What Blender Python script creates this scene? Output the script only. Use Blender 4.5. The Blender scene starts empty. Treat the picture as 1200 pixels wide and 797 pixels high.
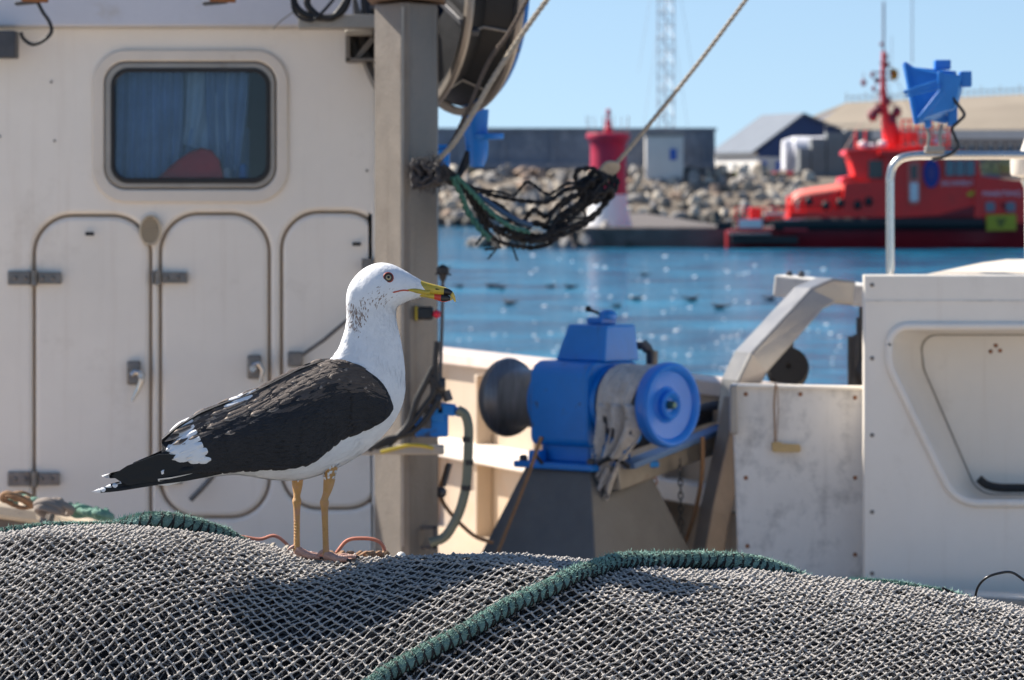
import bpy, bmesh, math, random
import numpy as np
from mathutils import Vector, Matrix, noise
from mathutils.bvhtree import BVHTree

random.seed(7)
rng = np.random.default_rng(7)
S = bpy.context.scene
R = math.radians
PI = math.pi

# ------------------------------------------------------------------ camera
cam_d = bpy.data.cameras.new('camera')
cam = bpy.data.objects.new('camera', cam_d)
S.collection.objects.link(cam)
S.camera = cam
cam.location = (0, 0, 3.0)
cam.rotation_euler = (R(90), 0, 0)
cam_d.sensor_width = 36
cam_d.lens = 150
cam_d.shift_y = -(398.5 - 225) / 1200
cam_d.clip_start = 0.1
cam_d.clip_end = 30000
cam_d.dof.use_dof = True
cam_d.dof.focus_distance = 6.45
cam_d.dof.aperture_fstop = 15

# ------------------------------------------------------------------ light
SUN_A, SUN_E = 63, 44          # degrees left of the view direction, elevation
w = bpy.data.worlds.new('World')
S.world = w
w.use_nodes = True
nt = w.node_tree
bg = nt.nodes['Background']
sky = nt.nodes.new('ShaderNodeTexSky')
sky.sky_type = 'NISHITA'
sky.sun_disc = False
sky.sun_elevation = R(SUN_E)
sky.sun_rotation = R(-SUN_A)
sky.altitude = 0
sky.air_density = 1.0
sky.dust_density = 0.3
sky.ozone_density = 2.0
hs = nt.nodes.new('ShaderNodeHueSaturation')
hs.inputs['Saturation'].default_value = 1.02
tcw = nt.nodes.new('ShaderNodeTexCoord'); vadd = nt.nodes.new('ShaderNodeVectorMath'); vadd.operation = 'ADD'
vadd.inputs[1].default_value = (0, 0, .11)          # clear maritime air: no yellow band at the horizon
nt.links.new(tcw.outputs['Generated'], vadd.inputs[0]); nt.links.new(vadd.outputs[0], sky.inputs['Vector'])
nt.links.new(sky.outputs[0], hs.inputs['Color'])
nt.links.new(hs.outputs[0], bg.inputs['Color'])
bg.inputs['Strength'].default_value = 0.08
sd = bpy.data.lights.new('sun', 'SUN')
sd.energy = 5.0
sd.angle = R(0.5)
sd.color = (1.0, 0.93, 0.83)
sun = bpy.data.objects.new('sun', sd)
S.collection.objects.link(sun)
tosun = Vector((-math.cos(R(SUN_E)) * math.sin(R(SUN_A)), math.cos(R(SUN_E)) * math.cos(R(SUN_A)), math.sin(R(SUN_E))))
sun.rotation_euler = tosun.to_track_quat('Z', 'Y').to_euler()
sun.location = (-10, 10, 20)
S.view_settings.view_transform = 'Standard'
S.view_settings.look = 'None'
S.view_settings.gamma = 1
S.view_settings.use_curve_mapping = False
S.view_settings.exposure = 0.92

# ------------------------------------------------------------------ helpers
K = 5000.0
def P(px, py, D):
    return Vector(((px - 600) / K * D, D, 3 - (py - 225) / K * D))

class MB:
    def __init__(s):
        s.v = []; s.f = []; s.m = []; s.cur = 0; s.M = None
    def add(s, vs, fs, mi=None):
        n = len(s.v)
        if s.M is not None:
            vs = [s.M @ Vector(q) for q in vs]
        s.v.extend([tuple(q) for q in vs])
        for q in fs:
            s.f.append(tuple(i + n for i in q))
            s.m.append(s.cur if mi is None else mi)
        return s
    def box(s, c, d, rz=0, mi=None):
        c = Vector(c); hx, hy, hz = d[0] / 2, d[1] / 2, d[2] / 2
        Rm = Matrix.Rotation(rz, 3, 'Z')
        vs = [c + Rm @ Vector((x * hx, y * hy, z * hz)) for z in (-1, 1) for y in (-1, 1) for x in (-1, 1)]
        return s.add(vs, [(0, 2, 3, 1), (4, 5, 7, 6), (0, 1, 5, 4), (2, 6, 7, 3), (0, 4, 6, 2), (1, 3, 7, 5)], mi)
    def bar(s, a, b, w, h, up=(0, 0, 1), mi=None):
        a = Vector(a); b = Vector(b); d = (b - a).normalized(); up = Vector(up)
        sd_ = d.cross(up).normalized(); u = sd_.cross(d).normalized()
        vs = []
        for p in (a, b):
            for (i, j) in ((-1, -1), (1, -1), (1, 1), (-1, 1)):
                vs.append(p + sd_ * (i * w / 2) + u * (j * h / 2))
        return s.add(vs, [(0, 1, 2, 3), (7, 6, 5, 4), (0, 4, 5, 1), (1, 5, 6, 2), (2, 6, 7, 3), (3, 7, 4, 0)], mi)
    def tube(s, pts, r, n=8, cap=True, mi=None):
        pts = [Vector(p) for p in pts]
        N = len(pts)
        rs = r if isinstance(r, (list, tuple)) else [r] * N
        vs = []; fs = []
        t = (pts[1] - pts[0]).normalized()
        up = Vector((0, 0, 1)) if abs(t.z) < .9 else Vector((0, 1, 0))
        nrm = t.cross(up).normalized()
        for i in range(N):
            if i == 0: t = pts[1] - pts[0]
            elif i == N - 1: t = pts[-1] - pts[-2]
            else: t = pts[i + 1] - pts[i - 1]
            if t.length < 1e-9: t = Vector((0, 0, 1))
            t.normalize()
            nrm = (nrm - t * nrm.dot(t))
            if nrm.length < 1e-6: nrm = t.orthogonal()
            nrm.normalize()
            b = t.cross(nrm)
            for k in range(n):
                a = 2 * PI * k / n
                vs.append(pts[i] + (nrm * math.cos(a) + b * math.sin(a)) * rs[i])
        for i in range(N - 1):
            for k in range(n):
                k2 = (k + 1) % n
                fs.append((i * n + k, i * n + k2, (i + 1) * n + k2, (i + 1) * n + k))
        if cap:
            fs.append(tuple(range(n - 1, -1, -1))); fs.append(tuple((N - 1) * n + k for k in range(n)))
        return s.add(vs, fs, mi)
    def lathe(s, prof, M=None, n=40, mi=None, cap=False):
        """prof: (r, h) turned about local Z"""
        M = M or Matrix.Identity(4)
        vs = []; fs = []
        for (r, h) in prof:
            for k in range(n):
                a = 2 * PI * k / n
                vs.append(M @ Vector((r * math.cos(a), r * math.sin(a), h)))
        for i in range(len(prof) - 1):
            for k in range(n):
                k2 = (k + 1) % n
                fs.append((i * n + k, i * n + k2, (i + 1) * n + k2, (i + 1) * n + k))
        if cap:
            fs.append(tuple(range(n - 1, -1, -1))); fs.append(tuple((len(prof) - 1) * n + k for k in range(n)))
        return s.add(vs, fs, mi)
    def prism(s, pts, off, mi=None):
        """closed polygon of 3D points extruded by the vector off"""
        pts = [Vector(p) for p in pts]; off = Vector(off); n = len(pts)
        vs = pts + [p + off for p in pts]
        fs = [tuple(range(n)), tuple(range(2 * n - 1, n - 1, -1))]
        for k in range(n):
            k2 = (k + 1) % n
            fs.append((k, n + k, n + k2, k2))
        return s.add(vs, fs, mi)
    def loft(s, rings, cap=True, mi=None, closed=True):
        n = len(rings[0]); vs = [p for r_ in rings for p in r_]; fs = []
        for i in range(len(rings) - 1):
            for k in range(n if closed else n - 1):
                k2 = (k + 1) % n
                fs.append((i * n + k, i * n + k2, (i + 1) * n + k2, (i + 1) * n + k))
        if cap:
            fs.append(tuple(range(n - 1, -1, -1))); fs.append(tuple((len(rings) - 1) * n + k for k in range(n)))
        return s.add(vs, fs, mi)
    def ball(s, c, r, sub=2, sc=(1, 1, 1), mi=None):
        bm = bmesh.new(); bmesh.ops.create_icosphere(bm, subdivisions=sub, radius=r)
        c = Vector(c)
        bm.verts.ensure_lookup_table()
        vs = [c + Vector((v.co.x * sc[0], v.co.y * sc[1], v.co.z * sc[2])) for v in bm.verts]
        fs = [tuple(v.index for v in f.verts) for f in bm.faces]
        bm.free()
        return s.add(vs, fs, mi)
    def plate(s, outer, holes, D, thick, bev=0.0, mi=None, depth_map=None):
        """outline in picture units carried to distance D, with true thickness away from it"""
        cu = bpy.data.curves.new('tmp', 'CURVE'); cu.dimensions = '2D'; cu.fill_mode = 'BOTH'
        cu.extrude = max(thick / 2 - bev, 0.0001); cu.bevel_depth = bev; cu.bevel_resolution = 2; cu.offset = -bev
        for lp in [outer] + holes:
            sp = cu.splines.new('POLY'); sp.points.add(len(lp) - 1)
            for q, (x, y) in zip(sp.points, lp):
                p = P(x, y, D); q.co = (p.x, p.z, 0, 1)
            sp.use_cyclic_u = True
        ob = bpy.data.objects.new('tmp', cu); S.collection.objects.link(ob)
        bpy.context.view_layer.update()
        dg = bpy.context.evaluated_depsgraph_get()
        me = bpy.data.meshes.new_from_object(ob.evaluated_get(dg))
        vs = [Vector((v.co.x, D + thick / 2 - v.co.z, v.co.y)) for v in me.vertices]
        fs = [tuple(pp.vertices) for pp in me.polygons]
        s.add(vs, fs, mi)
        bpy.data.objects.remove(ob); bpy.data.curves.remove(cu); bpy.data.meshes.remove(me)
        return s
    def build(s, name, mats, parent=None, origin=None, smooth=35, bev=0, bseg=2):
        if not isinstance(mats, (list, tuple)): mats = [mats]
        if parent is not None: o0 = Vector(ORG[parent.name])
        else: o0 = Vector(origin) if origin is not None else Vector((0, 0, 0))
        me = bpy.data.meshes.new(name)
        a = np.array(s.v, dtype=float) - np.array(o0)
        me.from_pydata(a.tolist(), [], s.f)
        for m in mats: me.materials.append(m)
        if len(mats) > 1:
            me.polygons.foreach_set('material_index', s.m)
        me.validate()
        if smooth:
            me.polygons.foreach_set('use_smooth', [True] * len(me.polygons))
            me.set_sharp_from_angle(angle=R(smooth))
        me.update()
        o = bpy.data.objects.new(name, me); S.collection.objects.link(o)
        if parent is not None: o.parent = parent
        else: o.location = o0
        ORG[o.name] = tuple(o0)
        if bev:
            b = o.modifiers.new('bevel', 'BEVEL'); b.width = bev; b.segments = bseg; b.limit_method = 'ANGLE'; b.angle_limit = R(40)
            b.harden_normals = False
        return o
ORG = {}
def pieces(mb, name, mats, parent, **kw):
    """every loose island of the collected mesh becomes a part of its own"""
    par = list(range(len(mb.v)))
    def find(a):
        while par[a] != a: par[a] = par[par[a]]; a = par[a]
        return a
    for f in mb.f:
        r = find(f[0])
        for i in f[1:]: par[find(i)] = r
    grp = {}
    for k, f in enumerate(mb.f): grp.setdefault(find(f[0]), []).append(k)
    out = []
    for ks in grp.values():
        idx = {}; m_ = MB()
        for k in ks:
            for i in mb.f[k]:
                if i not in idx: idx[i] = len(m_.v); m_.v.append(mb.v[i])
            m_.f.append(tuple(idx[i] for i in mb.f[k])); m_.m.append(mb.m[k])
        out.append(m_.build(name, mats, parent, **kw))
    return out

def tag(o, label=None, cat=None, group=None, kind=None):
    if label: o['label'] = label
    if cat: o['category'] = cat
    if group: o['group'] = group
    if kind: o['kind'] = kind
    return o
def thing(name, label, cat, loc, group=None):
    o = bpy.data.objects.new(name, None); S.collection.objects.link(o)
    o.location = loc; o.empty_display_size = .1
    ORG[o.name] = tuple(loc)
    return tag(o, label, cat, group)

def rpoly(pts, seg=8):
    """polygon with rounded corners: (x, y, radius)"""
    out = []; n = len(pts)
    for i in range(n):
        x, y, r = pts[i]
        p = Vector((x, y)); a = Vector(pts[i - 1][:2]); b = Vector(pts[(i + 1) % n][:2])
        if r <= 0: out.append((x, y)); continue
        da = (a - p).normalized(); db = (b - p).normalized()
        ang = da.angle(db)
        t = r / math.tan(ang / 2)
        t = min(t, (a - p).length * .49, (b - p).length * .49)
        rr = t * math.tan(ang / 2)
        p0 = p + da * t; p1 = p + db * t
        c = p + (da + db).normalized() * (rr / math.sin(ang / 2))
        a0 = math.atan2(p0.y - c.y, p0.x - c.x); a1 = math.atan2(p1.y - c.y, p1.x - c.x)
        d = (a1 - a0 + PI) % (2 * PI) - PI
        for k in range(seg + 1):
            t_ = a0 + d * k / seg
            out.append((c.x + rr * math.cos(t_), c.y + rr * math.sin(t_)))
    return out
def rrect(x0, y0, x1, y1, r, seg=8):
    return rpoly([(x0, y0, r), (x1, y0, r), (x1, y1, r), (x0, y1, r)], seg)
def smooth_path(pts, n=8):
    pts = [Vector(p) for p in pts]; out = []
    q = [pts[0] * 2 - pts[1]] + pts + [pts[-1] * 2 - pts[-2]]
    for i in range(1, len(q) - 2):
        for k in range(n):
            t = k / n
            a, b, c, d = q[i - 1], q[i], q[i + 1], q[i + 2]
            out.append(0.5 * ((2 * b) + (c - a) * t + (2 * a - 5 * b + 4 * c - d) * t * t + (3 * b - a - 3 * c + d) * t ** 3))
    out.append(pts[-1]); return out
def PP(lst, D=None):
    return [P(q[0], q[1], q[2] if len(q) > 2 else D) for q in lst]

# ------------------------------------------------------------------ materials
def mat(name, col, rough=.5, metal=0, var=.12, vs=6, bump=.08, bs=60, dirt=None, ds=3, dthr=.55, dw=.15, damt=.8,
        spec=.5, coat=0, stretch=None, weep=None, wamt=.4, wthr=.56):
    m = bpy.data.materials.new(name); m.use_nodes = True
    nt = m.node_tree; N = nt.nodes; L = nt.links
    b = N['Principled BSDF']
    b.inputs['Roughness'].default_value = rough; b.inputs['Metallic'].default_value = metal
    b.inputs['Specular IOR Level'].default_value = spec
    if coat: b.inputs['Coat Weight'].default_value = coat; b.inputs['Coat Roughness'].default_value = .12
    tc = N.new('ShaderNodeTexCoord'); mp = N.new('ShaderNodeMapping')
    L.new(tc.outputs['Object'], mp.inputs['Vector'])
    if stretch: mp.inputs['Scale'].default_value = stretch
    n1 = N.new('ShaderNodeTexNoise'); n1.inputs['Scale'].default_value = vs; n1.inputs['Detail'].default_value = 6
    n1.inputs['Roughness'].default_value = .65
    L.new(mp.outputs[0], n1.inputs['Vector'])
    mr = N.new('ShaderNodeMapRange'); mr.inputs['From Min'].default_value = .25; mr.inputs['From Max'].default_value = .75
    mr.inputs['To Min'].default_value = 1 - var; mr.inputs['To Max'].default_value = 1 + var
    L.new(n1.outputs['Fac'], mr.inputs['Value'])
    vm = N.new('ShaderNodeVectorMath'); vm.operation = 'SCALE'; vm.inputs[0].default_value = col[:3]
    L.new(mr.outputs[0], vm.inputs['Scale'])
    cout = vm.outputs[0]
    if dirt:
        n2 = N.new('ShaderNodeTexNoise'); n2.inputs['Scale'].default_value = ds; n2.inputs['Detail'].default_value = 9
        n2.inputs['Roughness'].default_value = .7
        L.new(mp.outputs[0], n2.inputs['Vector'])
        r2 = N.new('ShaderNodeMapRange'); r2.inputs['From Min'].default_value = dthr; r2.inputs['From Max'].default_value = dthr + dw
        r2.inputs['To Max'].default_value = damt
        L.new(n2.outputs['Fac'], r2.inputs['Value'])
        mx = N.new('ShaderNodeMix'); mx.data_type = 'RGBA'
        L.new(r2.outputs[0], mx.inputs[0]); L.new(cout, mx.inputs[6]); mx.inputs[7].default_value = (*dirt, 1)
        cout = mx.outputs[2]
    if weep:        # runs of rust and salt down the paint
        mp3 = N.new('ShaderNodeMapping'); mp3.inputs['Scale'].default_value = (13, 13, .55); L.new(tc.outputs['Object'], mp3.inputs['Vector'])
        n5 = N.new('ShaderNodeTexNoise'); n5.inputs['Scale'].default_value = 1.6; n5.inputs['Detail'].default_value = 8; n5.inputs['Roughness'].default_value = .7
        L.new(mp3.outputs[0], n5.inputs['Vector'])
        r5 = N.new('ShaderNodeMapRange'); r5.inputs['From Min'].default_value = wthr; r5.inputs['From Max'].default_value = wthr + .2; r5.inputs['To Max'].default_value = wamt
        L.new(n5.outputs['Fac'], r5.inputs['Value'])
        m5 = N.new('ShaderNodeMix'); m5.data_type = 'RGBA'; L.new(r5.outputs[0], m5.inputs[0]); L.new(cout, m5.inputs[6]); m5.inputs[7].default_value = (*weep, 1)
        cout = m5.outputs[2]
    L.new(cout, b.inputs['Base Color'])
    rr = N.new('ShaderNodeMapRange'); rr.inputs['To Min'].default_value = max(rough - .12, .02); rr.inputs['To Max'].default_value = min(rough + .12, 1)
    L.new(n1.outputs['Fac'], rr.inputs['Value']); L.new(rr.outputs[0], b.inputs['Roughness'])
    if bump:
        n3 = N.new('ShaderNodeTexNoise'); n3.inputs['Scale'].default_value = bs; n3.inputs['Detail'].default_value = 4
        L.new(mp.outputs[0], n3.inputs['Vector'])
        bp = N.new('ShaderNodeBump'); bp.inputs['Strength'].default_value = bump; bp.inputs['Distance'].default_value = .01
        L.new(n3.outputs['Fac'], bp.inputs['Height']); L.new(bp.outputs[0], b.inputs['Normal'])
    return m

white = mat('white_gelcoat', (.87, .80, .70), .38, var=.06, vs=2.5, bump=.08, bs=9, dirt=(.50, .42, .33), ds=3.5, dthr=.56, dw=.25, damt=.5, weep=(.55, .42, .30), wamt=.2)
whitepanel = mat('worn_white_panel', (.76, .72, .66), .5, var=.08, vs=5, bump=.1, bs=40, dirt=(.22, .21, .20), ds=9, dthr=.50, dw=.22, damt=.7, weep=(.3, .26, .22), wamt=.2)
cream = mat('cream_paint', (.47, .38, .29), .5, var=.08, vs=4, bump=.08, bs=20, dirt=(.48, .28, .13), ds=4, dthr=.55, dw=.2, damt=.7, weep=(.36, .2, .1), wamt=.6)
creamedge = mat('ivory_moulding', (.74, .66, .56), .4, var=.06, dirt=(.5, .36, .2), ds=8, dthr=.6, damt=.5)
bluehull = mat('blue_hull_paint', (.02, .10, .42), .35, var=.1)
bluepaint = mat('blue_machine_paint', (.004, .19, .62), .38, var=.12, vs=8, bump=.1, bs=50, dirt=(.05, .045, .04), ds=16, dthr=.60, dw=.08, damt=.85, weep=(.03, .05, .10), wamt=.7)
bluelamp = mat('blue_lamp_paint', (.02, .19, .58), .4, var=.12, vs=10, dirt=(.05, .08, .12), ds=20, dthr=.66, dw=.1, damt=.6)
steel = mat('stainless_steel', (.62, .60, .57), .25, .95, var=.1, vs=12, bump=.03)
galv = mat('galvanised_steel', (.36, .33, .29), .5, .55, var=.18, vs=9, bump=.15, bs=40, dirt=(.22, .14, .08), ds=10, dthr=.6, dw=.15, damt=.6)
colsteel = mat('weathered_column_steel', (.20, .175, .15), .5, .35, var=.14, vs=7, bump=.2, bs=90, dirt=(.12, .09, .07), ds=6, dthr=.54, dw=.22, damt=.7, weep=(.10, .07, .05), wamt=.6)
darksteel = mat('dark_steel', (.085, .085, .09), .5, .5, var=.25, vs=14, bump=.2, bs=50, dirt=(.2, .12, .07), ds=12, dthr=.62, dw=.15, damt=.6)
drumsteel = mat('worn_drum_steel', (.20, .20, .21), .36, .75, var=.35, vs=20, stretch=(4, .4, .4), bump=.2, dirt=(.25, .19, .14), ds=9, dthr=.6, damt=.6)
pedestal_m = mat('grey_pedestal_paint', (.13, .13, .13), .55, .2, var=.2, vs=8, bump=.15, dirt=(.25, .16, .1), ds=9, dthr=.62, damt=.6)
black = mat('black_rubber', (.014, .014, .015), .55, var=.3, vs=20)
blackgloss = mat('black_plastic', (.012, .012, .013), .3, var=.2)
hinge_m = mat('hinge_metal', (.22, .20, .18), .42, .8, var=.3, vs=30, bump=.2, dirt=(.16, .09, .05), ds=25, dthr=.6)
rust = mat('rust', (.28, .11, .04), .85, var=.3, vs=30, bump=.4)
brownrope = mat('brown_rope', (.30, .17, .09), .9, var=.25, vs=60, bump=.4, bs=150)
tanrope = mat('tan_rope', (.42, .36, .28), .85, var=.2, vs=60, bump=.5, bs=200)
blackrope = mat('tarry_black_rope', (.018, .018, .020), .8, var=.4, vs=60, bump=.5, bs=120)
greenrope2 = mat('dull_green_rope', (.05, .17, .14), .9, var=.4, vs=60, bump=.5, bs=150)
orangecord = mat('orange_cord', (.62, .22, .13), .7, var=.15)
yellow_m = mat('yellow_hose', (.45, .34, .03), .5, var=.2)
wood = mat('wood_tag', (.55, .38, .17), .7, var=.2, vs=20)
ragmat = mat('grey_netting_rag', (.55, .52, .49), .95, var=.25, vs=30, bump=.7, bs=120, dirt=(.34, .3, .27), ds=16, dthr=.5, damt=.6)
redlens = mat('red_lens', (.7, .015, .05), .25, var=.05)
grass_m = mat('shrub_leaves', (.06, .10, .02), .8, var=.4, vs=2)
# ------------------------------------------------------------------ the setting: sea, quay, far land
def water_mat():
    m = bpy.data.materials.new('sea_water'); m.use_nodes = True
    nt = m.node_tree; N = nt.nodes; L = nt.links; b = N['Principled BSDF']
    b.inputs['Base Color'].default_value = (.012, .115, .22, 1)
    b.inputs['Roughness'].default_value = .12; b.inputs['IOR'].default_value = 1.33
    b.inputs['Specular IOR Level'].default_value = .13
    tc = N.new('ShaderNodeTexCoord')
    mp = N.new('ShaderNodeMapping'); mp.inputs['Scale'].default_value = (.6, 1.0, 1); L.new(tc.outputs['Object'], mp.inputs['Vector'])
    hs_ = []
    for sc, amp, det in ((.55, .5, 3), (1.9, .2, 4), (6.5, .045, 3)):
        n = N.new('ShaderNodeTexNoise'); n.inputs['Scale'].default_value = sc; n.inputs['Detail'].default_value = det
        n.inputs['Roughness'].default_value = .55; n.inputs['Distortion'].default_value = .4
        L.new(mp.outputs[0], n.inputs['Vector'])
        k = N.new('ShaderNodeMath'); k.operation = 'MULTIPLY'; k.inputs[1].default_value = amp; L.new(n.outputs['Fac'], k.inputs[0]); hs_.append(k)
    a = N.new('ShaderNodeMath'); a.operation = 'ADD'; L.new(hs_[0].outputs[0], a.inputs[0]); L.new(hs_[1].outputs[0], a.inputs[1])
    a2 = N.new('ShaderNodeMath'); a2.operation = 'ADD'; L.new(a.outputs[0], a2.inputs[0]); L.new(hs_[2].outputs[0], a2.inputs[1])
    bp = N.new('ShaderNodeBump'); bp.inputs['Strength'].default_value = 1.0; bp.inputs['Distance'].default_value = 1.0
    L.new(a2.outputs[0], bp.inputs['Height']); L.new(bp.outputs[0], b.inputs['Normal'])
    # paler and darker patches: reflections on the waves painted into the colour
    n4 = N.new('ShaderNodeTexNoise'); n4.inputs['Scale'].default_value = .22; n4.inputs['Detail'].default_value = 8; n4.inputs['Roughness'].default_value = .72
    mp2 = N.new('ShaderNodeMapping'); mp2.inputs['Scale'].default_value = (.8, .55, 1); L.new(tc.outputs['Object'], mp2.inputs['Vector'])
    L.new(mp2.outputs[0], n4.inputs['Vector'])
    mx = N.new('ShaderNodeMix'); mx.data_type = 'RGBA'
    mr = N.new('ShaderNodeMapRange'); mr.inputs['From Min'].default_value = .42; mr.inputs['From Max'].default_value = .62
    L.new(n4.outputs['Fac'], mr.inputs['Value']); L.new(mr.outputs[0], mx.inputs[0])
    mx.inputs[6].default_value = (.000, .018, .06, 1); mx.inputs[7].default_value = (.002, .17, .30, 1)
    L.new(mx.outputs[2], b.inputs['Base Color'])
    return m
mb = MB(); mb.add([(-6000, -50, 0), (6000, -50, 0), (6000, 12000, 0), (-6000, 12000, 0)], [(0, 1, 2, 3)])
tag(mb.build('sea', water_mat(), smooth=0), kind='structure')
concrete = mat('quay_concrete', (.36, .34, .31), .85, var=.2, vs=2, bump=.3, bs=30, dirt=(.15, .14, .13), ds=1.5)
mb = MB(); mb.box((0, 1.0, .2), (60, 15.6, 2.4)); tag(mb.build('quay', concrete, bev=.03), kind='structure')   # top z 1.4, edge y 8.8

# far breakwater bank: ground under the boulders
bankm = mat('bank_earth', (.16, .13, .10), .95, var=.3, vs=.5, bump=.5, bs=2)
mb = MB()
rings = []
for X in np.linspace(-9, 160, 60):
    prof = [(374, -1), (376, .2), (380, 2.3), (384.5, 4.1), (388, 4.3), (640, 4.3), (640, -1)]
    rings.append([Vector((X, y + .8 * noise.noise((X * .2, y, 0)), z + .3 * noise.noise((X * .3, y * .5, 3)))) for y, z in prof])
mb.loft(rings)
rings = []
for X in np.linspace(-160, -9, 30):
    prof = [(374, -1), (376, .2), (380, 2.3), (384.5, 4.1), (388, 4.3), (440, 4.3), (440, -1)]
    rings.append([Vector((X, y, z)) for y, z in prof])
mb.loft(rings)
tag(mb.build('breakwater_ground', bankm, smooth=60), kind='structure')
# low mole with the beacon and the rescue boat's berth
mb = MB()
out = [(2.2, 233), (4, 230.4), (14, 230.2), (30, 230.2), (30, 236.5), (12, 236.5), (12, 376), (7, 376), (6.2, 240), (2, 237)]
mb.prism([Vector((x, y, -1)) for x, y in out], (0, 0, 2.1))
molem = mat('mole_concrete', (.13, .11, .10), .9, var=.3, vs=.8, bump=.4, bs=4, dirt=(.04, .04, .035), ds=.7, dthr=.5, damt=.8)
tag(mb.build('mole', molem, bev=.08), kind='structure')
# distant hills, well beyond
hillm = mat('far_hill', (.10, .14, .20), 1, var=.15, vs=.01, bump=0)
mb = MB(); ring = []
xs = np.linspace(-260, 900, 60)
top = [P(0, 0, 2600).z for _ in xs]
vs = []; fs = []
for i, x in enumerate(xs):
    h = 28 + 22 * noise.noise((x * .006, 1, 0)) + 7 * noise.noise((x * .03, 4, 0))
    if x < 150: h *= max(0, (x - 60) / 90) if x > 60 else 0
    vs += [(x, 2400, -2), (x, 2550, h * .8), (x, 2800, h), (x, 3100, -2)]
for i in range(len(xs) - 1):
    for k in range(3): fs.append((i * 4 + k, i * 4 + 4 + k, i * 4 + 5 + k, i * 4 + 1 + k))
mb.add(vs, fs); tag(mb.build('distant_hills', hillm, smooth=60), kind='structure')

# boulders
rockmats = [mat('boulder_tan', (.38, .33, .27), .9, var=.4, vs=.9, bump=.6, bs=5, dirt=(.05, .045, .04), ds=1.6, dthr=.47),
            mat('boulder_grey', (.32, .30, .28), .9, var=.4, vs=.9, bump=.6, bs=5, dirt=(.05, .045, .04), ds=1.6, dthr=.47),
            mat('boulder_pale', (.5, .44, .36), .9, var=.35, vs=.9, bump=.6, bs=5, dirt=(.12, .10, .08), ds=1.2, dthr=.55),
            mat('boulder_rusty', (.32, .23, .17), .9, var=.4, vs=.9, bump=.6, bs=5, dirt=(.1, .08, .07), ds=1.2, dthr=.55),
            mat('boulder_dark', (.075, .07, .06), .8, var=.4, vs=.9, bump=.6, bs=5, dirt=(.03, .03, .03), ds=1.2, dthr=.5)]
def rock_mesh(k, m):
    bm = bmesh.new(); bmesh.ops.create_icosphere(bm, subdivisions=3, radius=1)
    r_ = random.Random(k)
    planes = [(Vector((r_.gauss(0, 1), r_.gauss(0, 1), r_.gauss(0, 1))).normalized(), r_.uniform(.55, .85)) for _ in range(11)]
    for v in bm.verts:
        c = v.co.copy()
        for n_, d_ in planes:
            t = c.dot(n_)
            if t > d_: c -= n_ * (t - d_)
        c *= 1 + .10 * noise.noise(c * 2 + Vector((k, 0, 0)))
        v.co = c
    me = bpy.data.meshes.new('boulder'); bm.to_mesh(me); bm.free()
    me.materials.append(m)
    me.polygons.foreach_set('use_smooth', [True] * len(me.polygons)); me.set_sharp_from_angle(angle=R(28))
    return me
rocks = [[rock_mesh(10 * j + k, m) for k in range(3)] for j, m in enumerate(rockmats)]
def put_rock(x, y, z, s, fam, label, group):
    o = bpy.data.objects.new('boulder', random.choice(rocks[fam])); S.collection.objects.link(o)
    o.location = (x, y, z); o.rotation_euler = (random.uniform(0, 6), random.uniform(0, 6), random.uniform(0, 6))
    o.scale = (s * random.uniform(.8, 1.5), s * random.uniform(.8, 1.2), s * random.uniform(.6, .95))
    tag(o, label, 'boulder', group); return o
kindname = ['tan weathered', 'grey weathered', 'pale sandy', 'rusty brown', 'dark wet']
nr = 0
for row in range(7):
    t = row / 6
    y = 376 + t * 9.5; z = .15 + t * 4.35
    X = -7.5 + random.uniform(0, 1)
    while X < 27.5 and nr < 246:
        s = random.uniform(.48, .92)
        fam = random.choices([0, 1, 2, 3, 4], [4, 4, 2, 2, 1])[0]
        if row == 0: fam = random.choice([4, 4, 1])
        put_rock(X, y + random.uniform(-.5, .5), z + random.uniform(-.2, .25), s, fam,
                 kindname[fam] + ' boulder in the sloping bank below the far breakwater wall', 'boulders on the far breakwater bank, ' + kindname[fam])
        nr += 1
        X += s * random.uniform(.95, 1.5) * (1.15)
for i in range(52):       # tongue of rocks in front of the beacon
    t = random.random()
    px = 552 + t * 200
    D = 232 + random.uniform(-1.2, 1.2)
    zz = random.uniform(-.1, .35 + .9 * min(1, t * 1.3)) * (1 if px < 735 else .6)
    s = random.uniform(.28, .6)
    p = P(px, 0, D)
    fam = random.choice([4, 4, 1, 0]) if zz < .6 else random.choice([0, 1, 2])
    put_rock(p.x, D - (.8 if zz < .4 else 0), zz, s, fam, kindname[fam] + ' boulder in the low tongue of rocks at the foot of the beacon', 'boulders around the foot of the beacon, ' + kindname[fam])

# breakwater wall
wallm = mat('breakwater_concrete', (.19, .21, .25), .9, var=.3, vs=.25, bump=.3, bs=3, dirt=(.38, .39, .41), ds=.9, dthr=.50, dw=.2, damt=.6)
mb = MB()
x0 = P(380, 0, 390).x; x1 = P(838, 0, 390).x
zt = P(0, 153, 390).z; zb = 4.0
mb.box(((x0 - 40 + x1) / 2, 392, (zt + zb) / 2), (x1 - x0 + 40, 4, zt - zb))
mb.box(((x0 - 40 + x1) / 2, 392, zt + .12), (x1 - x0 + 40.3, 4.4, .24))
mb.box(((x0 - 40 + x1) / 2, 390.0 - .4, (zt + zb) / 2 - .9), (x1 - x0 + 40, .7, .5))
for k in range(9): mb.box((x1 - 1 - k * 4.6, 389.9, (zt + zb) / 2), (.35, .35, zt - zb - .1))
tag(mb.build('breakwater_wall', wallm, origin=(x1, 392, zb), smooth=0), 'long dark concrete breakwater wall above the bank of boulders', 'wall')

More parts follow.
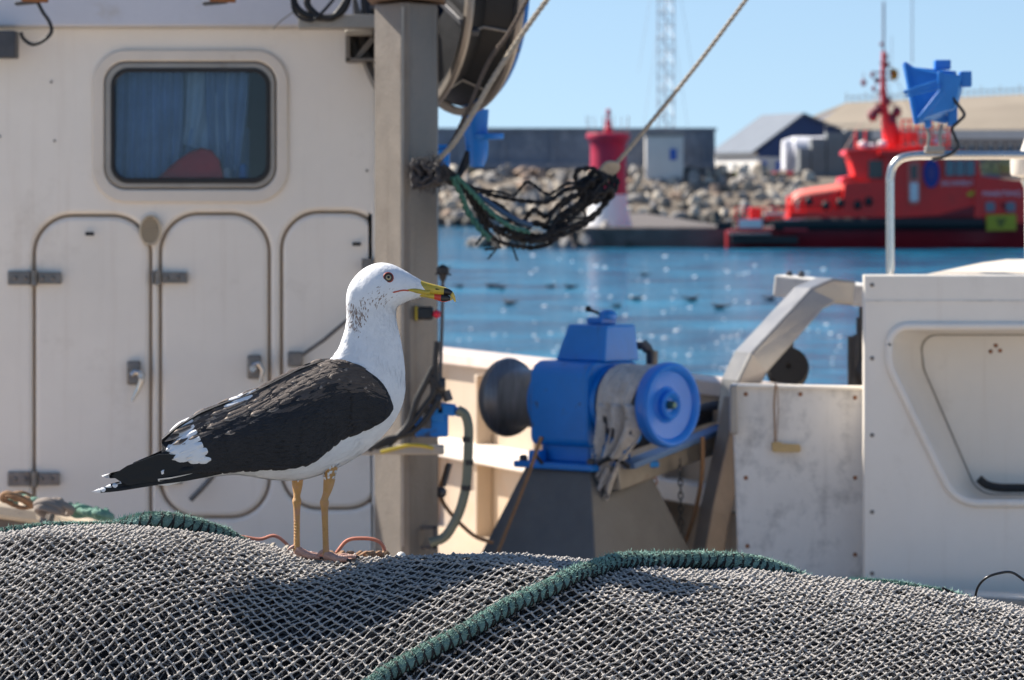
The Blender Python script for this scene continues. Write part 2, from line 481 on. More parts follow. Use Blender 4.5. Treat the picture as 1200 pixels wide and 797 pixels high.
# small white transformer hut
t = thing('utility_hut', 'small square white hut with a blue shutter against the dark breakwater wall', 'hut', (P(779, 0, 384).x, 386, 4.3))
mb = MB(); a = P(757, 160, 384); b_ = P(801, 207, 384)
whitewash = mat('whitewash', (.62, .60, .57), .8, var=.08, vs=.6, bump=.2, bs=4)
hutshade = mat('hut_side_render', (.5, .48, .45), .8, var=.08)
mb.box(((a.x + b_.x) / 2, 386, (a.z + b_.z) / 2 - .2), (b_.x - a.x, 3.6, a.z - b_.z + .4)); mb.build('wall', whitewash, t, bev=.03)
mb = MB(); mb.box(((a.x + b_.x) / 2, 386, a.z + .16), (b_.x - a.x + .3, 3.9, .16)); mb.build('roof', concrete, t)
mb = MB(); q = P(789, 181, 384); mb.box((q.x, 384.15, q.z), (.6, .12, 1.0)); mb.build('shutter', bluehull, t)
# lattice mast
t = thing('lattice_mast', 'tall thin lattice radio mast rising behind the breakwater wall', 'mast', (P(780, 0, 500).x, 500, 3))
mastm = mat('mast_paint', (.42, .44, .48), .6, .3, var=.2, vs=.3)
def lattice(mb, cx, cy, z0, z1, w, step, r):
    c = [Vector((cx - w / 2, cy - w / 2, 0)), Vector((cx + w / 2, cy - w / 2, 0)), Vector((cx, cy + w / 2, 0))]
    for q in c: mb.tube([q + Vector((0, 0, z0)), q + Vector((0, 0, z1))], r, 5)
    z = z0; k = 0
    while z < z1 - step:
        for i in range(3):
            a, b = c[i], c[(i + 1) % 3]
            if k % 2: a, b = b, a
            mb.tube([a + Vector((0, 0, z)), b + Vector((0, 0, z + step))], r * .6, 4)
            mb.tube([a + Vector((0, 0, z)), b + Vector((0, 0, z))], r * .5, 4)
        z += step; k += 1
cx = P(780, 0, 500).x
mb = MB(); lattice(mb, cx, 500, 3, 32, 1.9, 1.5, .075); mb.build('tower', mastm, t)
mb = MB()
for s_ in (-1, 1):
    for zt_ in (31.5, 22): mb.tube([Vector((cx + s_ * .9, 500, zt_)), Vector((cx + s_ * 3.2, 500, 6.5 if zt_ < 30 else 17))], .022, 4)
pieces(mb, 'guy_wire', mastm, t)

# beacon (small lighthouse)
D = 235; cx = P(713, 0, D).x
sc = D / K
t = thing('harbour_beacon', 'squat red harbour beacon tower on a flared white base at the end of the mole', 'lighthouse', (cx, D, 1.1))
redb = mat('beacon_red', (.46, .012, .05), .5, var=.15, vs=1.5, bump=.1, bs=8)
whb = mat('beacon_white', (.82, .80, .79), .6, var=.08, vs=1.5, dirt=(.3, .26, .22), ds=2, dthr=.6)
zz = lambda py: 3 - (py - 225) * sc
T = Matrix.Translation((cx, D, 0))
mb = MB(); mb.lathe([(28 * sc, zz(270)), (27.5 * sc, zz(262)), (24 * sc, zz(250)), (22.6 * sc, zz(240)), (22 * sc, zz(228))], T, 48, cap=True); mb.build('base', whb, t)
mb = MB(); mb.lathe([(22.1 * sc, zz(228)), (21.5 * sc, zz(205)), (21 * sc, zz(180)), (21 * sc, zz(171)), (23 * sc, zz(165)), (26 * sc, zz(162)), (26 * sc, zz(157.5)), (24 * sc, zz(156)), (1 * sc, zz(155.6))], T, 48, cap=True); mb.build('tower', redb, t)
mb = MB(); mb.lathe([(5.5 * sc, zz(156)), (5.2 * sc, zz(150)), (3.6 * sc, zz(148)), (3.4 * sc, zz(142)), (2.2 * sc, zz(141)), (2.4 * sc, zz(138.5))], T, 20, cap=True)
mb.lathe([(2.8 * sc, zz(133.5)), (2.6 * sc, zz(129)), (1 * sc, zz(127.5))], T, 20, cap=True)
for k in range(4): mb.tube([T @ Vector((2.2 * sc * math.cos(k * PI / 2), 2.2 * sc * math.sin(k * PI / 2), zz(139))), T @ Vector((2.2 * sc * math.cos(k * PI / 2), 2.2 * sc * math.sin(k * PI / 2), zz(133)))], .018, 4)
ln = mb.build('lantern', redb, t)
mb = MB(); mb.lathe([(1.5 * sc, zz(138.5)), (1.9 * sc, zz(136)), (1.5 * sc, zz(133.5))], T, 16, cap=True); mb.build('lens', mat('lantern_glass', (.6, .62, .65), .1, var=.02), t)
mb = MB()
for k in range(14):
    a = 2 * PI * k / 14; q = Vector((cx + 24.5 * sc * math.cos(a), D + 24.5 * sc * math.sin(a), 0))
    lean = 1.06
    q2 = Vector((cx + 24.5 * lean * sc * math.cos(a), D + 24.5 * lean * sc * math.sin(a), 0))
    if k % 3: mb.tube([q + Vector((0, 0, zz(157))), q2 + Vector((0, 0, zz(136)))], .02, 4)
mb.build('railing', galv, t)

# ------------------------------------------------------------------ far buildings
t = thing('blue_gabled_warehouse', 'warehouse with a dark blue gable and a grey sloping roof behind the boulder bank', 'warehouse', P(930, 225, 420) + Vector((0, 0, -.5)))
navy = mat('navy_cladding', (.022, .045, .13), .6, var=.15, vs=.4, stretch=(6, 6, .3), bump=.1, bs=2)
rgrey = mat('grey_roof_sheet', (.13, .15, .18), .6, var=.15, vs=.5, bump=.1, bs=1)
A = P(888, 178, 420); B = P(942, 135, 424); C = P(1024, 170, 428); Bk = P(893, 137.5, 445); Ak = P(838, 179, 440); Ck = P(985, 172, 448)
dn = lambda q, z=3.0: Vector((q.x, q.y, z))
mb = MB(); mb.add([dn(A), A, B, C, dn(C), dn(Ck), Ck, Bk, Ak, dn(Ak)], [(0, 4, 3, 2, 1), (4, 5, 6, 3), (5, 9, 8, 7, 6)]); mb.build('gable_wall', navy, t, smooth=0)
mb = MB(); mb.add([dn(A), A, Ak, dn(Ak)], [(0, 1, 2, 3)]); sw = mb.build('side_wall', whitewash, t, smooth=0)
mb = MB(); lf = Vector((-.25, -.2, .22))
mb.prism([A + lf + Vector((-.3, 0, -.2)), B + Vector((0, -.3, .25)), Bk + Vector((0, 0, .25)), Ak + lf + Vector((-.3, 0, -.2))], (0, 0, -.22)); mb.prism([B + Vector((0, -.3, .24)), C + Vector((.2, -.3, .2)), Ck + Vector((.2, 0, .2)), Bk + Vector((0, 0, .24))], (0, 0, -.22)); mb.build('roof', rgrey, t, smooth=0)
mb = MB()   # white lower storey proud of the gable
A2 = dn(A) + Vector((0, -.3, 0)); e = (C - A).normalized(); e.z = 0
h_ = P(0, 184, 420).z - 3
mb.prism([A2, A2 + e * 3.5, A2 + e * 3.5 + Vector((0, 0, h_)), A2 + Vector((0, 0, h_))], (0, .28, 0)); mb.build('lower_wall', whitewash, t, smooth=0)
mb = MB()
for i, (a_, b2, mm) in enumerate(((.3, 1.1, 0), (2.2, 3.3, 0))):
    mb.prism([A2 + e * a_ + Vector((0, -.05, .2)), A2 + e * b2 + Vector((0, -.05, .2)), A2 + e * b2 + Vector((0, -.05, h_ - .4)), A2 + e * a_ + Vector((0, -.05, h_ - .4))], (0, .04, 0))
mb.build('shutter', bluehull, t, smooth=0)
mb = MB(); k_ = (Ak - A); k_.z = 0
for f_ in (.2, .45, .7):
    q = dn(A) + k_ * f_
    mb.prism([q + Vector((-.08, -.06, 1.4)), q + k_ * .1 + Vector((-.08, -.06, 1.4)), q + k_ * .1 + Vector((-.08, -.06, 2.8)), q + Vector((-.08, -.06, 2.8))], (-.05, 0, 0))
mb.build('window', blackgloss, t, smooth=0)

t = thing('white_storage_tent', 'white round-roofed storage tent between the warehouse and the grey silos', 'tent', P(950, 225, 405) + Vector((0, 0, 0)))
mb = MB(); a = P(914, 0, 405).x; b2 = P(988, 0, 405).x; zt = P(0, 160, 405).z; zb = 3.05
prof = rpoly([(404, zb, 0), (404, zt, 1.6), (410.5, zt, 1.6), (410.5, zb, 0)])
r0 = [Vector((a + .9, y, z)) for y, z in prof]; r1 = [Vector((a + .3, y, zb + (z - zb) * .99)) for y, z in prof]
mb.loft([[Vector((a + 1.2, 407.2 + (y - 407.2) * .7, zb + (z - zb) * .99)) for y, z in prof], [Vector((a + .45, 407.2 + (y - 407.2) * .93, zb + (z - zb) * .94)) for y, z in prof]][::-1] + [[Vector((a + 1.4, y, z)) for y, z in prof], [Vector((b2, y, z)) for y, z in prof]])
mb.build('cover', mat('tent_fabric', (.66, .66, .70), .6, var=.06, vs=.5, bump=.15, bs=1), t)
mb = MB()
for k in range(4): q = a + 1.5 + k * 1.5; mb.box((q, 403.97, (zt + zb) / 2 - .3), (.08, .05, zt - zb - 2))
pieces(mb, 'rib', galv, t)

t = thing('grey_concrete_silos', 'row of grey stepped concrete silos behind the stern of the red boat', 'silo', P(975, 225, 398))
mb = MB()
gconc = mat('grey_silo_concrete', (.20, .21, .22), .85, var=.15, vs=.4, bump=.3, bs=2)
for (xa, xb, yt) in ((936, 950, 174), (950, 968, 162), (968, 990, 155), (990, 1022, 152)):
    p0, p1 = P(xa, yt, 398), P(xb, yt, 398)
    mb.box(((p0.x + p1.x) / 2, 399.5, (p0.z + 2.9) / 2), (p1.x - p0.x - .08, 4, p0.z - 2.9))
    for kk in range(3): mb.box((p0.x + (p1.x - p0.x) * (kk + .5) / 3, 397.45, (p0.z + 2.9) / 2 - .3), (.12, .12, p0.z - 3.6))
pieces(mb, 'silo_body', gconc, t)
mb = MB(); p0 = P(968, 155, 398); mb.tube([p0 + Vector((0, 1, .1)), p0 + Vector((0, 1, .7)), p0 + Vector((3.6, 1, .75))], .05, 5); mb.build('railing', galv, t)

t = thing('long_market_hall', 'long low hall with a wide beige roof and a white front across the right background', 'building', P(1100, 225, 470))
beige = mat('beige_roof', (.27, .225, .17), .85, var=.12, vs=.15, bump=.2, bs=1, dirt=(.27, .23, .18), ds=.3, dthr=.5)
mb = MB()
e0 = P(948, 152, 470); r0_ = P(992, 120, 492); r1_ = P(1330, 104, 492); e1 = P(1340, 152, 470)
mb.prism([e0, e1, r1_, r0_], (0, 0, -.3)); b0 = e0 + Vector((-2, 44, 0)); b1 = e1 + Vector((0, 44, 0))
mb.prism([r0_, r1_, b1, b0], (0, 0, -.3)); mb.build('roof', beige, t, smooth=0)
mb = MB(); mb.prism([e0 + Vector((0, .5, -.35)), r0_ + Vector((0, 0, -.35)), b0 + Vector((0, 0, -.35)), dn(b0), dn(e0) + Vector((0, .5, 0))], (.3, 0, 0))
mb.prism([dn(e0) + Vector((0, .6, 0)), dn(e1) + Vector((0, .6, 0)), e1 + Vector((0, .6, -.35)), e0 + Vector((0, .6, -.35))], (0, .4, 0)); mb.build('wall', mat('hall_wall', (.22, .22, .25), .8, var=.1, vs=.4), t, smooth=0)
mb = MB(); f0 = P(960, 152.5, 468.5); f1 = P(1340, 152.5, 468.5); hh = 10.5 * 468 / K
mb.prism([f0, f1, f1 - Vector((0, 0, hh)), f0 - Vector((0, 0, hh))], (0, .9, 0)); mb.build('fascia', whitewash, t, smooth=0)
for k in range(30):
    mb = MB(); q = P(1000 + k * 11.5, 177, 469.5); mb.box((q.x, 469.7, q.z), (.75, .3, 1.7)); fr = mb.build('window', whitewash, t, smooth=0)
    mb = MB(); mb.box((q.x, 469.5, q.z), (.5, .1, 1.3)); mb.build('pane', mat('hall_glass', (.03, .06, .12), .15) if k == 0 else bpy.data.materials['hall_glass'], fr, smooth=0)
mb = MB()
for k in range(46):
    q = r0_.lerp(r1_, k / 45.); mb.tube([q, q + Vector((0, 0, .8 + .3 * (k % 3 == 0)))], .07, 4)
mb.tube([r0_ + Vector((0, 0, .6)), r1_ + Vector((0, 0, .6))], .05, 4)
mb.build('roof_railing', mat('rail_grey', (.3, .29, .28), .8), t)

# shrubs
def leaf_mass(c, size, n, leaf):
    mb = MB()
    for i in range(n):
        d = Vector((random.gauss(0, 1), random.gauss(0, 1), random.gauss(0, 1))).normalized() * (random.random() ** .4)
        d = Vector((d.x * size[0], d.y * size[1], abs(d.z) * size[2] * (1 + .3 * noise.noise((d.x * 2, d.y, 0)))))
        q = Vector(c) + d
        u = Vector((random.gauss(0, 1), random.gauss(0, 1), random.gauss(0, 1))).normalized() * leaf; v = u.orthogonal().normalized() * leaf * .5
        mb.add([q - u, q + v, q + u, q - v], [(0, 1, 2, 3)])
    return mb
for (px, py, D, sx, sz, lab) in ((1178, 203, 395, 3.2, 1.3, 'dark green hedge on the quay beyond the bow of the red boat'), (540, 208, 387, 1.6, 1.2, 'low olive shrub on the breakwater below the blue hydraulic motor'), (868, 206, 387, 1.3, .4, 'small olive bush at the top of the boulder bank beside the beach craft')):
    c = P(px, py, D)
    r_ = thing('shrub', lab, 'shrub', c)
    leaf_mass(c, (sx, 1.2, sz), 700, .12).build('foliage', grass_m if px != 540 else mat('olive_leaves', (.15, .14, .05), .9, var=.3, vs=2), r_, smooth=0)
    mb = MB()
    for k in range(5): mb.tube([c + Vector((k * .2 - .4, 0, -.6)), c + Vector((k * .3 - .6, 0, sz * .6))], .05, 5)
    mb.build('stem', rust, r_)
# red and white moulded barriers/boats lying at the top of the bank
redwhite = [mat('barrier_red', (.55, .02, .03), .5, var=.1), mat('barrier_white', (.75, .73, .72), .5, var=.1)]
for (xa, xb, yt, yb, pat, lab) in ((848, 872, 201, 208, (1, 0, 1), 'red and white plastic barrier lying left of the longer one on the bank'), (876, 932, 201, 210, (1, 1, 0, 0), 'long barrier with a white left half and a red right half on the bank')):
    t = thing('plastic_barrier', lab, 'barrier', P(xa, yb, 388))
    n = len(pat)
    for i in range(n):
        a_ = P(xa + (xb - xa) * i / n, yt, 388); b2 = P(xa + (xb - xa) * (i + 1) / n, yb, 388)
        mb = MB(); h2 = a_.z - b2.z
        mb.prism([Vector((a_.x + .03, 387.6, b2.z - .2)), Vector((a_.x + .03, 387.8, a_.z - .05)), Vector((a_.x + .03, 388.1, a_.z)), Vector((a_.x + .03, 388.5, b2.z - .2))], (b2.x - a_.x - .06, 0, 0))
        mb.build('segment', redwhite[0] if pat[i] == 0 else redwhite[1], t, bev=.08, bseg=3)
# ------------------------------------------------------------------ the red rescue boat (about 230 m away)
DB = 227.0
red = mat('rescue_red', (.85, .018, .012), .35, var=.12, vs=1.2, bump=.05, bs=5, dirt=(.35, .01, .012), ds=2, dthr=.6, damt=.5)
reddk = mat('rescue_red_hull', (.26, .010, .016), .45, var=.2, vs=.8, dirt=(.12, .01, .012), ds=1.5, dthr=.55, damt=.6)
pinkw = mat('faded_red_cover', (.72, .16, .12), .6, var=.15, vs=2)
wboard = mat('white_signboard', (.75, .68, .68), .5, var=.1, vs=3)
darkglass = mat('tinted_glass', (.03, .045, .05), .12, var=.1)
emblem_b = mat('emblem_blue', (.02, .03, .22), .5, var=.1)
sign_y = mat('sign_yellow', (.42, .36, .02), .6, var=.1)
textm = mat('lettering_white', (.75, .62, .68), .6, var=.02, bump=0)
boat = thing('rescue_boat', 'bright red rescue boat with a red mast moored along the mole', 'boat', P(1030, 290, 230))
BW = 5.2      # beam, away from the camera
def bp(px, py, off=0): return P(px, py, DB + off)
def bplate(mb, pts, off, th, bev=0): return mb.plate([(x, y) for x, y in pts], [], DB + off, th, bev)
# hull: lofted sections from stern to bow, side facing the camera at DB
mb = MB(); rings = []
secs = [(853, 272, .82), (858, 270, .9), (905, 268, 1), (960, 262, 1), (1040, 256, 1), (1100, 252, 1), (1145, 240, 1), (1180, 238, .96), (1230, 236, .72), (1275, 233, .4), (1315, 228, .05)]
for px, py, k in secs:
    c = bp(px, py); bot = -.5; z1 = c.z; cy = DB + BW / 2; h = BW / 2 * k
    rings.append([Vector((c.x - (0 if px < 900 else 0), cy - h * .72, bot)), Vector((c.x, cy - h * .93, .25)), Vector((c.x, cy - h, z1)), Vector((c.x, cy + h, z1)), Vector((c.x, cy + h * .93, .25)), Vector((c.x, cy + h * .72, bot))])
mb.loft(rings); mb.build('hull', reddk, boat, smooth=30)
# black rubbing fender
mb = MB(); pts = []
for px, py in ((906, 263), (960, 262), (1040, 262), (1100, 262), (1153, 262)): pts.append(bp(px, py, -.12))
mb.tube(pts, [.3, .34, .34, .34, .32], 10); mb.tube([bp(840, 264, -.1), bp(858, 264, -.1)], .22, 8)
pieces(mb, 'fender', black, boat)
# raised bow bulwark
mb = MB(); rings = []
for px, pt, pb, k in ((1142, 205, 262, 1), (1160, 208, 262, .99), (1200, 212, 262, .88), (1250, 208, 262, .62), (1300, 203, 262, .2)):
    a, b_ = bp(px, pt), bp(px, pb); cy = DB + BW / 2; h = BW / 2 * k
    rings.append([Vector((a.x, cy - h - .02, b_.z)), Vector((a.x, cy - h - .04, a.z)), Vector((a.x, cy + h + .04, a.z)), Vector((a.x, cy + h + .02, b_.z))])
mb.loft(rings); mb.build('bow', red, boat, smooth=40)
# main deck house: side walls
mb = MB(); bplate(mb, [(925, 256), (925, 247), (985, 246), (990, 213), (1036, 211), (1036, 181), (1146, 184), (1150, 205), (1150, 258)], .25, BW - .6, .06); mb.build('deck_house', red, boat, smooth=30)
mb = MB(); bplate(mb, [(1030, 176), (1080, 176), (1150, 179), (1153, 184), (1030, 182)], -.05, BW - .1, .04); mb.build('house_roof', red, boat, smooth=30)
# wheelhouse on top
mb = MB(); bplate(mb, [(1001, 212), (1001, 203), (998, 192), (993, 180), (1078, 172), (1080, 181), (1060, 212)], .8, BW - 1.8, .06); wh = mb.build('wheelhouse', red, boat, smooth=30)
mb = MB(); bplate(mb, rrect(1018, 188, 1037, 209, 2), .68, .16); mb.build('window', darkglass, wh, smooth=30)
mb = MB(); bplate(mb, [(990, 181), (992, 176), (1030, 173), (1082, 170), (1082, 174)], .6, BW - 1.4, .05); mb.build('roof', red, wh, smooth=30)
mb = MB(); bplate(mb, [(986, 214), (988, 208), (1000, 206), (1003, 214)], .4, BW - 1, .04); mb.build('vent_box', red, boat, smooth=30)
# long sloping cover over the rescue tender
mb = MB(); rings = []
for px, py in ((928, 233), (931, 227), (938, 223), (950, 220.5), (975, 217), (1000, 212), (1012, 210)):
    ring = []
    for k in range(7):
        a = PI * k / 6
        c = bp(px, py); ring.append(Vector((c.x, DB + .7 + 1.2 - 1.2 * math.cos(a), c.z - .32 + .32 * math.sin(a) + .05 * noise.noise((px * .1, k, 0)))))
    rings.append(ring + [q - Vector((0, 0, .12)) for q in ring[::-1]])
mb.loft(rings); mb.build('tender_cover', pinkw, boat)
mb = MB(); mb.loft([[bp(x, y0, .9), bp(x, y1, .9), bp(x, y1, 3), bp(x, y0, 3)] for x, y0, y1 in ((936, 248, 236), (942, 248, 229), (952, 248, 225), (985, 248, 219))]); mb.build('tender', red, boat, smooth=40)
mb = MB()
for (x, y) in ((948, 236), (985, 238), (968, 241), (1005, 240), (1018, 236)): mb.ball(bp(x, y, .15), .22, 2, (1, .6, 1.2))
pieces(mb, 'tyre_fender', black, boat)
# stern deck gear
mb = MB()
for (xa, xb, ya, yb) in ((880, 893, 244, 258), (925, 934, 230, 248), (900, 918, 250, 258), (945, 975, 243, 256)):
    a, b_ = bp(xa, ya), bp(xb, yb); mb.box(((a.x + b_.x) / 2, DB + 1.6, (a.z + b_.z) / 2), (b_.x - a.x, 1.4, a.z - b_.z))
pieces(mb, 'deck_locker', red, boat, bev=.05)
for (xa, xb) in ((864, 894), (918, 946)):
    a, b_ = bp(xa, 256.5), bp(xb, 271); mb = MB(); mb.box(((a.x + b_.x) / 2, DB - .25, (a.z + b_.z) / 2), (b_.x - a.x, .1, a.z - b_.z)); s_ = mb.build('side_board', redwhite[0], boat, bev=.02)
    mb = MB(); mb.box(((a.x + b_.x) / 2, DB - .31, (a.z + b_.z) / 2 + .08), (b_.x - a.x - .12, .05, (a.z - b_.z) * .7)); mb.build('white_panel', wboard, s_)
mb = MB(); a, b_ = bp(895, 249), bp(922, 252.5); mb.box(((a.x + b_.x) / 2, DB + .4, (a.z + b_.z) / 2), (b_.x - a.x, .9, a.z - b_.z)); mb.build('stern_table', mat('ivory_paint', (.75, .62, .5), .5), boat, bev=.02)
mb = MB(); a, b_ = bp(855, 272.5), bp(903, 275.5); mb.box(((a.x + b_.x) / 2, DB - .2, (a.z + b_.z) / 2), (b_.x - a.x, .8, a.z - b_.z)); mb.build('stern_platform', mat('platform_grey', (.30, .24, .22), .7), boat, bev=.02)
mb = MB(); a, b_ = bp(857, 276.2), bp(935, 286); mb.box(((a.x + b_.x) / 2, DB - .1, (a.z + b_.z) / 2), (b_.x - a.x, .5, a.z - b_.z)); mb.build('stern_fender', black, boat, bev=.04)
mb = MB()
for px in (862, 872, 884, 898, 912, 926, 945): mb.tube([bp(px, 258, .2), bp(px, 243, .2)], .03, 5)
for py in (243, 248.5): mb.tube([bp(862, py, .2), bp(945, py, .2)], .028, 5)
pieces(mb, 'stern_railing', red, boat)
# door, emblem, windows, portholes, lettering, sign
mb = MB(); bplate(mb, rrect(1064, 189, 1078.5, 240, 6), .1, .14, .02); d = mb.build('door', pinkw, boat)
mb = MB(); bplate(mb, rrect(1068, 193, 1074.5, 210, 2.5), .03, .05); mb.build('window', darkglass, d)
mb = MB(); bplate(mb, rrect(1066.5, 214, 1076, 236, 2), .04, .05); mb.build('panel', wboard, d)
mb = MB(); pts = [(1091.5 + 9.5 * math.cos(a), 203 + 17 * math.sin(a)) for a in np.linspace(0, 2 * PI, 28, endpoint=False)]; bplate(mb, pts, .1, .1); e = mb.build('emblem', emblem_b, boat)
mb = MB(); pts = [(1091.5 + 4 * math.cos(a), 203 + 8 * math.sin(a)) for a in np.linspace(0, 2 * PI, 20, endpoint=False)]; bplate(mb, pts, .05, .03); mb.build('emblem_centre', mat('emblem_dim', (.08, .05, .20), .5), e)
for k in range(3):
    xa = 1108 + k * 12; mb = MB(); bplate(mb, rrect(xa, 187.5, xa + 10.6, 206, 1.2), .1, .1); mb.build('window', mat('cabin_glass', (.10, .15, .18), .15) if k == 0 else bpy.data.materials['cabin_glass'], boat)
for xa in (1155, 1179):
    mb = MB(); bplate(mb, rrect(xa, 236.5, xa + 11, 248, 2), -.1, .1); mb.build('porthole', mat('porthole_glass', (.16, .16, .2), .2) if xa == 1155 else bpy.data.materials['porthole_glass'], boat)
mb = MB(); bplate(mb, [(1156, 252), (1191, 251), (1191, 270), (1156, 270.5)], -.3, .1); sg = mb.build('yellow_sign', sign_y, boat, smooth=0)
mb = MB(); bplate(mb, [(1167, 256), (1180, 256), (1174, 266), (1171, 266)], -.34, .04); mb.build('sign_mark', mat('sign_olive', (.17, .15, .02), .6), sg, smooth=0)
mb = MB(); bplate(mb, [(1133, 228), (1136, 224.5), (1140, 224.5), (1141, 222), (1146, 225), (1147, 229), (1134, 230)], .1, .1); mb.build('yellow_mark', mat('mark_yellow', (.6, .42, .02), .6), boat, smooth=0)
def lettering(txt, px0, px1, pyb, D, h, mt, parent, name='lettering', tilt=0):
    cu = bpy.data.curves.new('t', 'FONT'); cu.body = txt; cu.extrude = .01
    ob = bpy.data.objects.new('t', cu); S.collection.objects.link(ob); bpy.context.view_layer.update()
    me = bpy.data.meshes.new_from_object(ob.evaluated_get(bpy.context.evaluated_depsgraph_get()))
    xs_ = [v.co.x for v in me.vertices]; ys_ = [v.co.y for v in me.vertices]
    a = P(px0, pyb, D); b_ = P(px1, pyb, D); sx = (b_.x - a.x) / (max(xs_) - min(xs_)); sy = h / (max(ys_) - min(ys_))
    vs = [(a.x + (v.co.x - min(xs_)) * sx, D - v.co.z, a.z + (v.co.y - min(ys_)) * sy - tilt * (v.co.x - min(xs_)) * sx) for v in me.vertices]
    m_ = MB(); m_.add(vs, [tuple(p.vertices) for p in me.polygons]); o = m_.build(name, mt, parent, smooth=0)
    bpy.data.objects.remove(ob); bpy.data.curves.remove(cu); bpy.data.meshes.remove(me); return o
lettering('SALVAMENTO', 1103, 1147, 217.5, DB + .2, .26, textm, boat)
lettering('MARITIMO', 1152, 1197, 230, DB - .08, .27, textm, boat)
# mast
mb = MB(); mb.tube([bp(1049, 172, 2.4), bp(1043, 150, 2.4), bp(1037, 132, 2.4), bp(1035, 100, 2.4), bp(1035.5, 60, 2.4)], [.62, .46, .22, .15, .11], 8)
ms = mb.build('mast', red, boat)
mb = MB(); mb.tube([bp(1035.5, 62, 2.4), bp(1035.6, 2, 2.4)], .06, 6)
mb.tube([bp(1045, 100, 2.6), bp(1045, 42, 2.6)], .014, 4); mb.tube([bp(1069, 74, 2.9), bp(1069, -4, 2.9)], .03, 5)
pieces(mb, 'antenna', mat('antenna_grey', (.22, .20, .22), .6), ms)
mb = MB()
for (py, xa, xb) in ((85, 1021, 1047), (92, 1024, 1044), (122, 1026, 1048), (133, 1022, 1052), (108, 1027, 1040), (74, 1031, 1041)):
    mb.tube([bp(xa, py, 2.3), bp(xb, py + .5, 2.3)], .055, 6)
for (px, py, r) in ((1022, 88, .12), (1028, 95, .14), (1046, 86, .1), (1024, 104, .13), (1039, 76, .16), (1038, 66, .14), (1023, 135, .3), (1029, 128, .22), (1051, 131, .26), (1040, 118, .2), (1045, 142, .3), (1012, 97, .16), (1033, 52, .1)):
    mb.ball(bp(px, py, 2.3), r, 2, (1, 1, 1.2))
mb.tube([bp(1012, 85, 2.3), bp(1012, 97, 2.3)], .02, 4)
pieces(mb, 'navigation_gear', mat('mast_gear', (.22, .03, .05), .6), ms)
mb = MB(); pts = [(1043, 79), (1052, 82), (1053, 90), (1048, 95), (1043, 92)]; bplate(mb, pts, 2.3, .03); mb.build('flag', mat('flag_orange', (.75, .28, .01), .7), ms, smooth=0)
mb = MB()
for (a_, b2) in (((1036, 90), (1010, 172)), ((1036, 90), (1068, 168)), ((1036, 62), (1085, 168)), ((1035, 100), (990, 175))): mb.tube([bp(*a_, 2.4), bp(*b2, 2.4)], .018, 4)
pieces(mb, 'stay', galv, ms)
# open top platform with railings and monitors
mb = MB()
for px in (1003, 1014, 1057, 1066, 1075, 1084, 1092, 1102, 1112): mb.tube([bp(px, 173, 1.0), bp(px, 141 if px > 1050 else 153, 1.0)], .06, 5)
for py in (141, 150, 160): mb.tube([bp(1057, py, 1.0), bp(1112, py, 1.0)], .055, 5)
for px in (1057, 1084, 1112): mb.tube([bp(px, 173, 3.6), bp(px, 141, 3.6)], .06, 5)
pieces(mb, 'top_railing', red, boat)
mb = MB()
for (xa, xb, ya, yb) in ((1060, 1080, 153, 166), (1006, 1016, 166, 173), (1088, 1112, 168, 173)):
    a, b_ = bp(xa, ya), bp(xb, yb); mb.box(((a.x + b_.x) / 2, DB + 2.2, (a.z + b_.z) / 2), (b_.x - a.x, 1.0, a.z - b_.z))
pieces(mb, 'radar_box', pinkw, boat, bev=.08)
mb = MB()
for (px, py, r) in ((1012, 170, .3), (1034, 169, .28), (1022, 171, .2), (1098, 166, .3)): mb.ball(bp(px, py, 1.2), r, 2, (1, 1, .8))
pieces(mb, 'radome', wboard, boat)

# small dark craft/floating things: resting gulls on the water
birdm = mat('floating_gull_plumage', (.035, .035, .045), .7, var=.3, vs=20, bump=.2)
birdw = mat('floating_gull_white', (.55, .56, .6), .7, var=.1)
def floating(px, py, rot, s, lab):
    D = 3.0 * K / (py - 225)
    c = Vector(((px - 600) / K * D, D, 0))
    t = thing('floating_gull', lab, 'bird', c, 'gulls resting on the harbour water')
    M_ = Matrix.Translation(c) @ Matrix.Rotation(rot, 4, 'Z') @ Matrix.Scale(s * .68, 4)
    mb = MB(); mb.M = M_; rings = []
    for (x, zc, hh, hw) in ((-.30, .10, .008, .012), (-.22, .095, .025, .035), (-.12, .07, .06, .075), (0, .06, .08, .095), (.1, .065, .075, .085), (.16, .10, .055, .055), (.175, .15, .036, .034), (.185, .185, .036, .032), (.215, .20, .03, .027), (.245, .195, .012, .01)):
        rings.append([Vector((x, hw * math.cos(a), zc + hh * math.sin(a))) for a in np.linspace(0, 2 * PI, 12, endpoint=False)])
    mb.loft(rings); fi = len(mb.f)
    for k in range(fi):
        cz = sum(mb.v[i][2] for i in mb.f[k]) / len(mb.f[k]); 
        if cz > .14 * s: mb.m[k] = 1
    mb.tube([(.24, 0, .195), (.29, 0, .185)], [.008, .003], 6)
    mb.build('body', [birdm, birdw], t)
    mb = MB(); mb.M = M_
    for s_ in (-1, 1): mb.loft([[Vector((x, s_ * y0, z0)), Vector((x, s_ * (y0 + .01), z0 - .04)), Vector((x, s_ * (y0 - .03), z0 + .02))] for x, y0, z0 in ((.1, .085, .11), (0, .098, .11), (-.15, .07, .105), (-.34, .01, .12))])
    mb.build('wing', birdm, t)
near = ['left of the winch drum', 'above the winch', 'right of the winch', 'near the steel gantry', 'between column and winch']
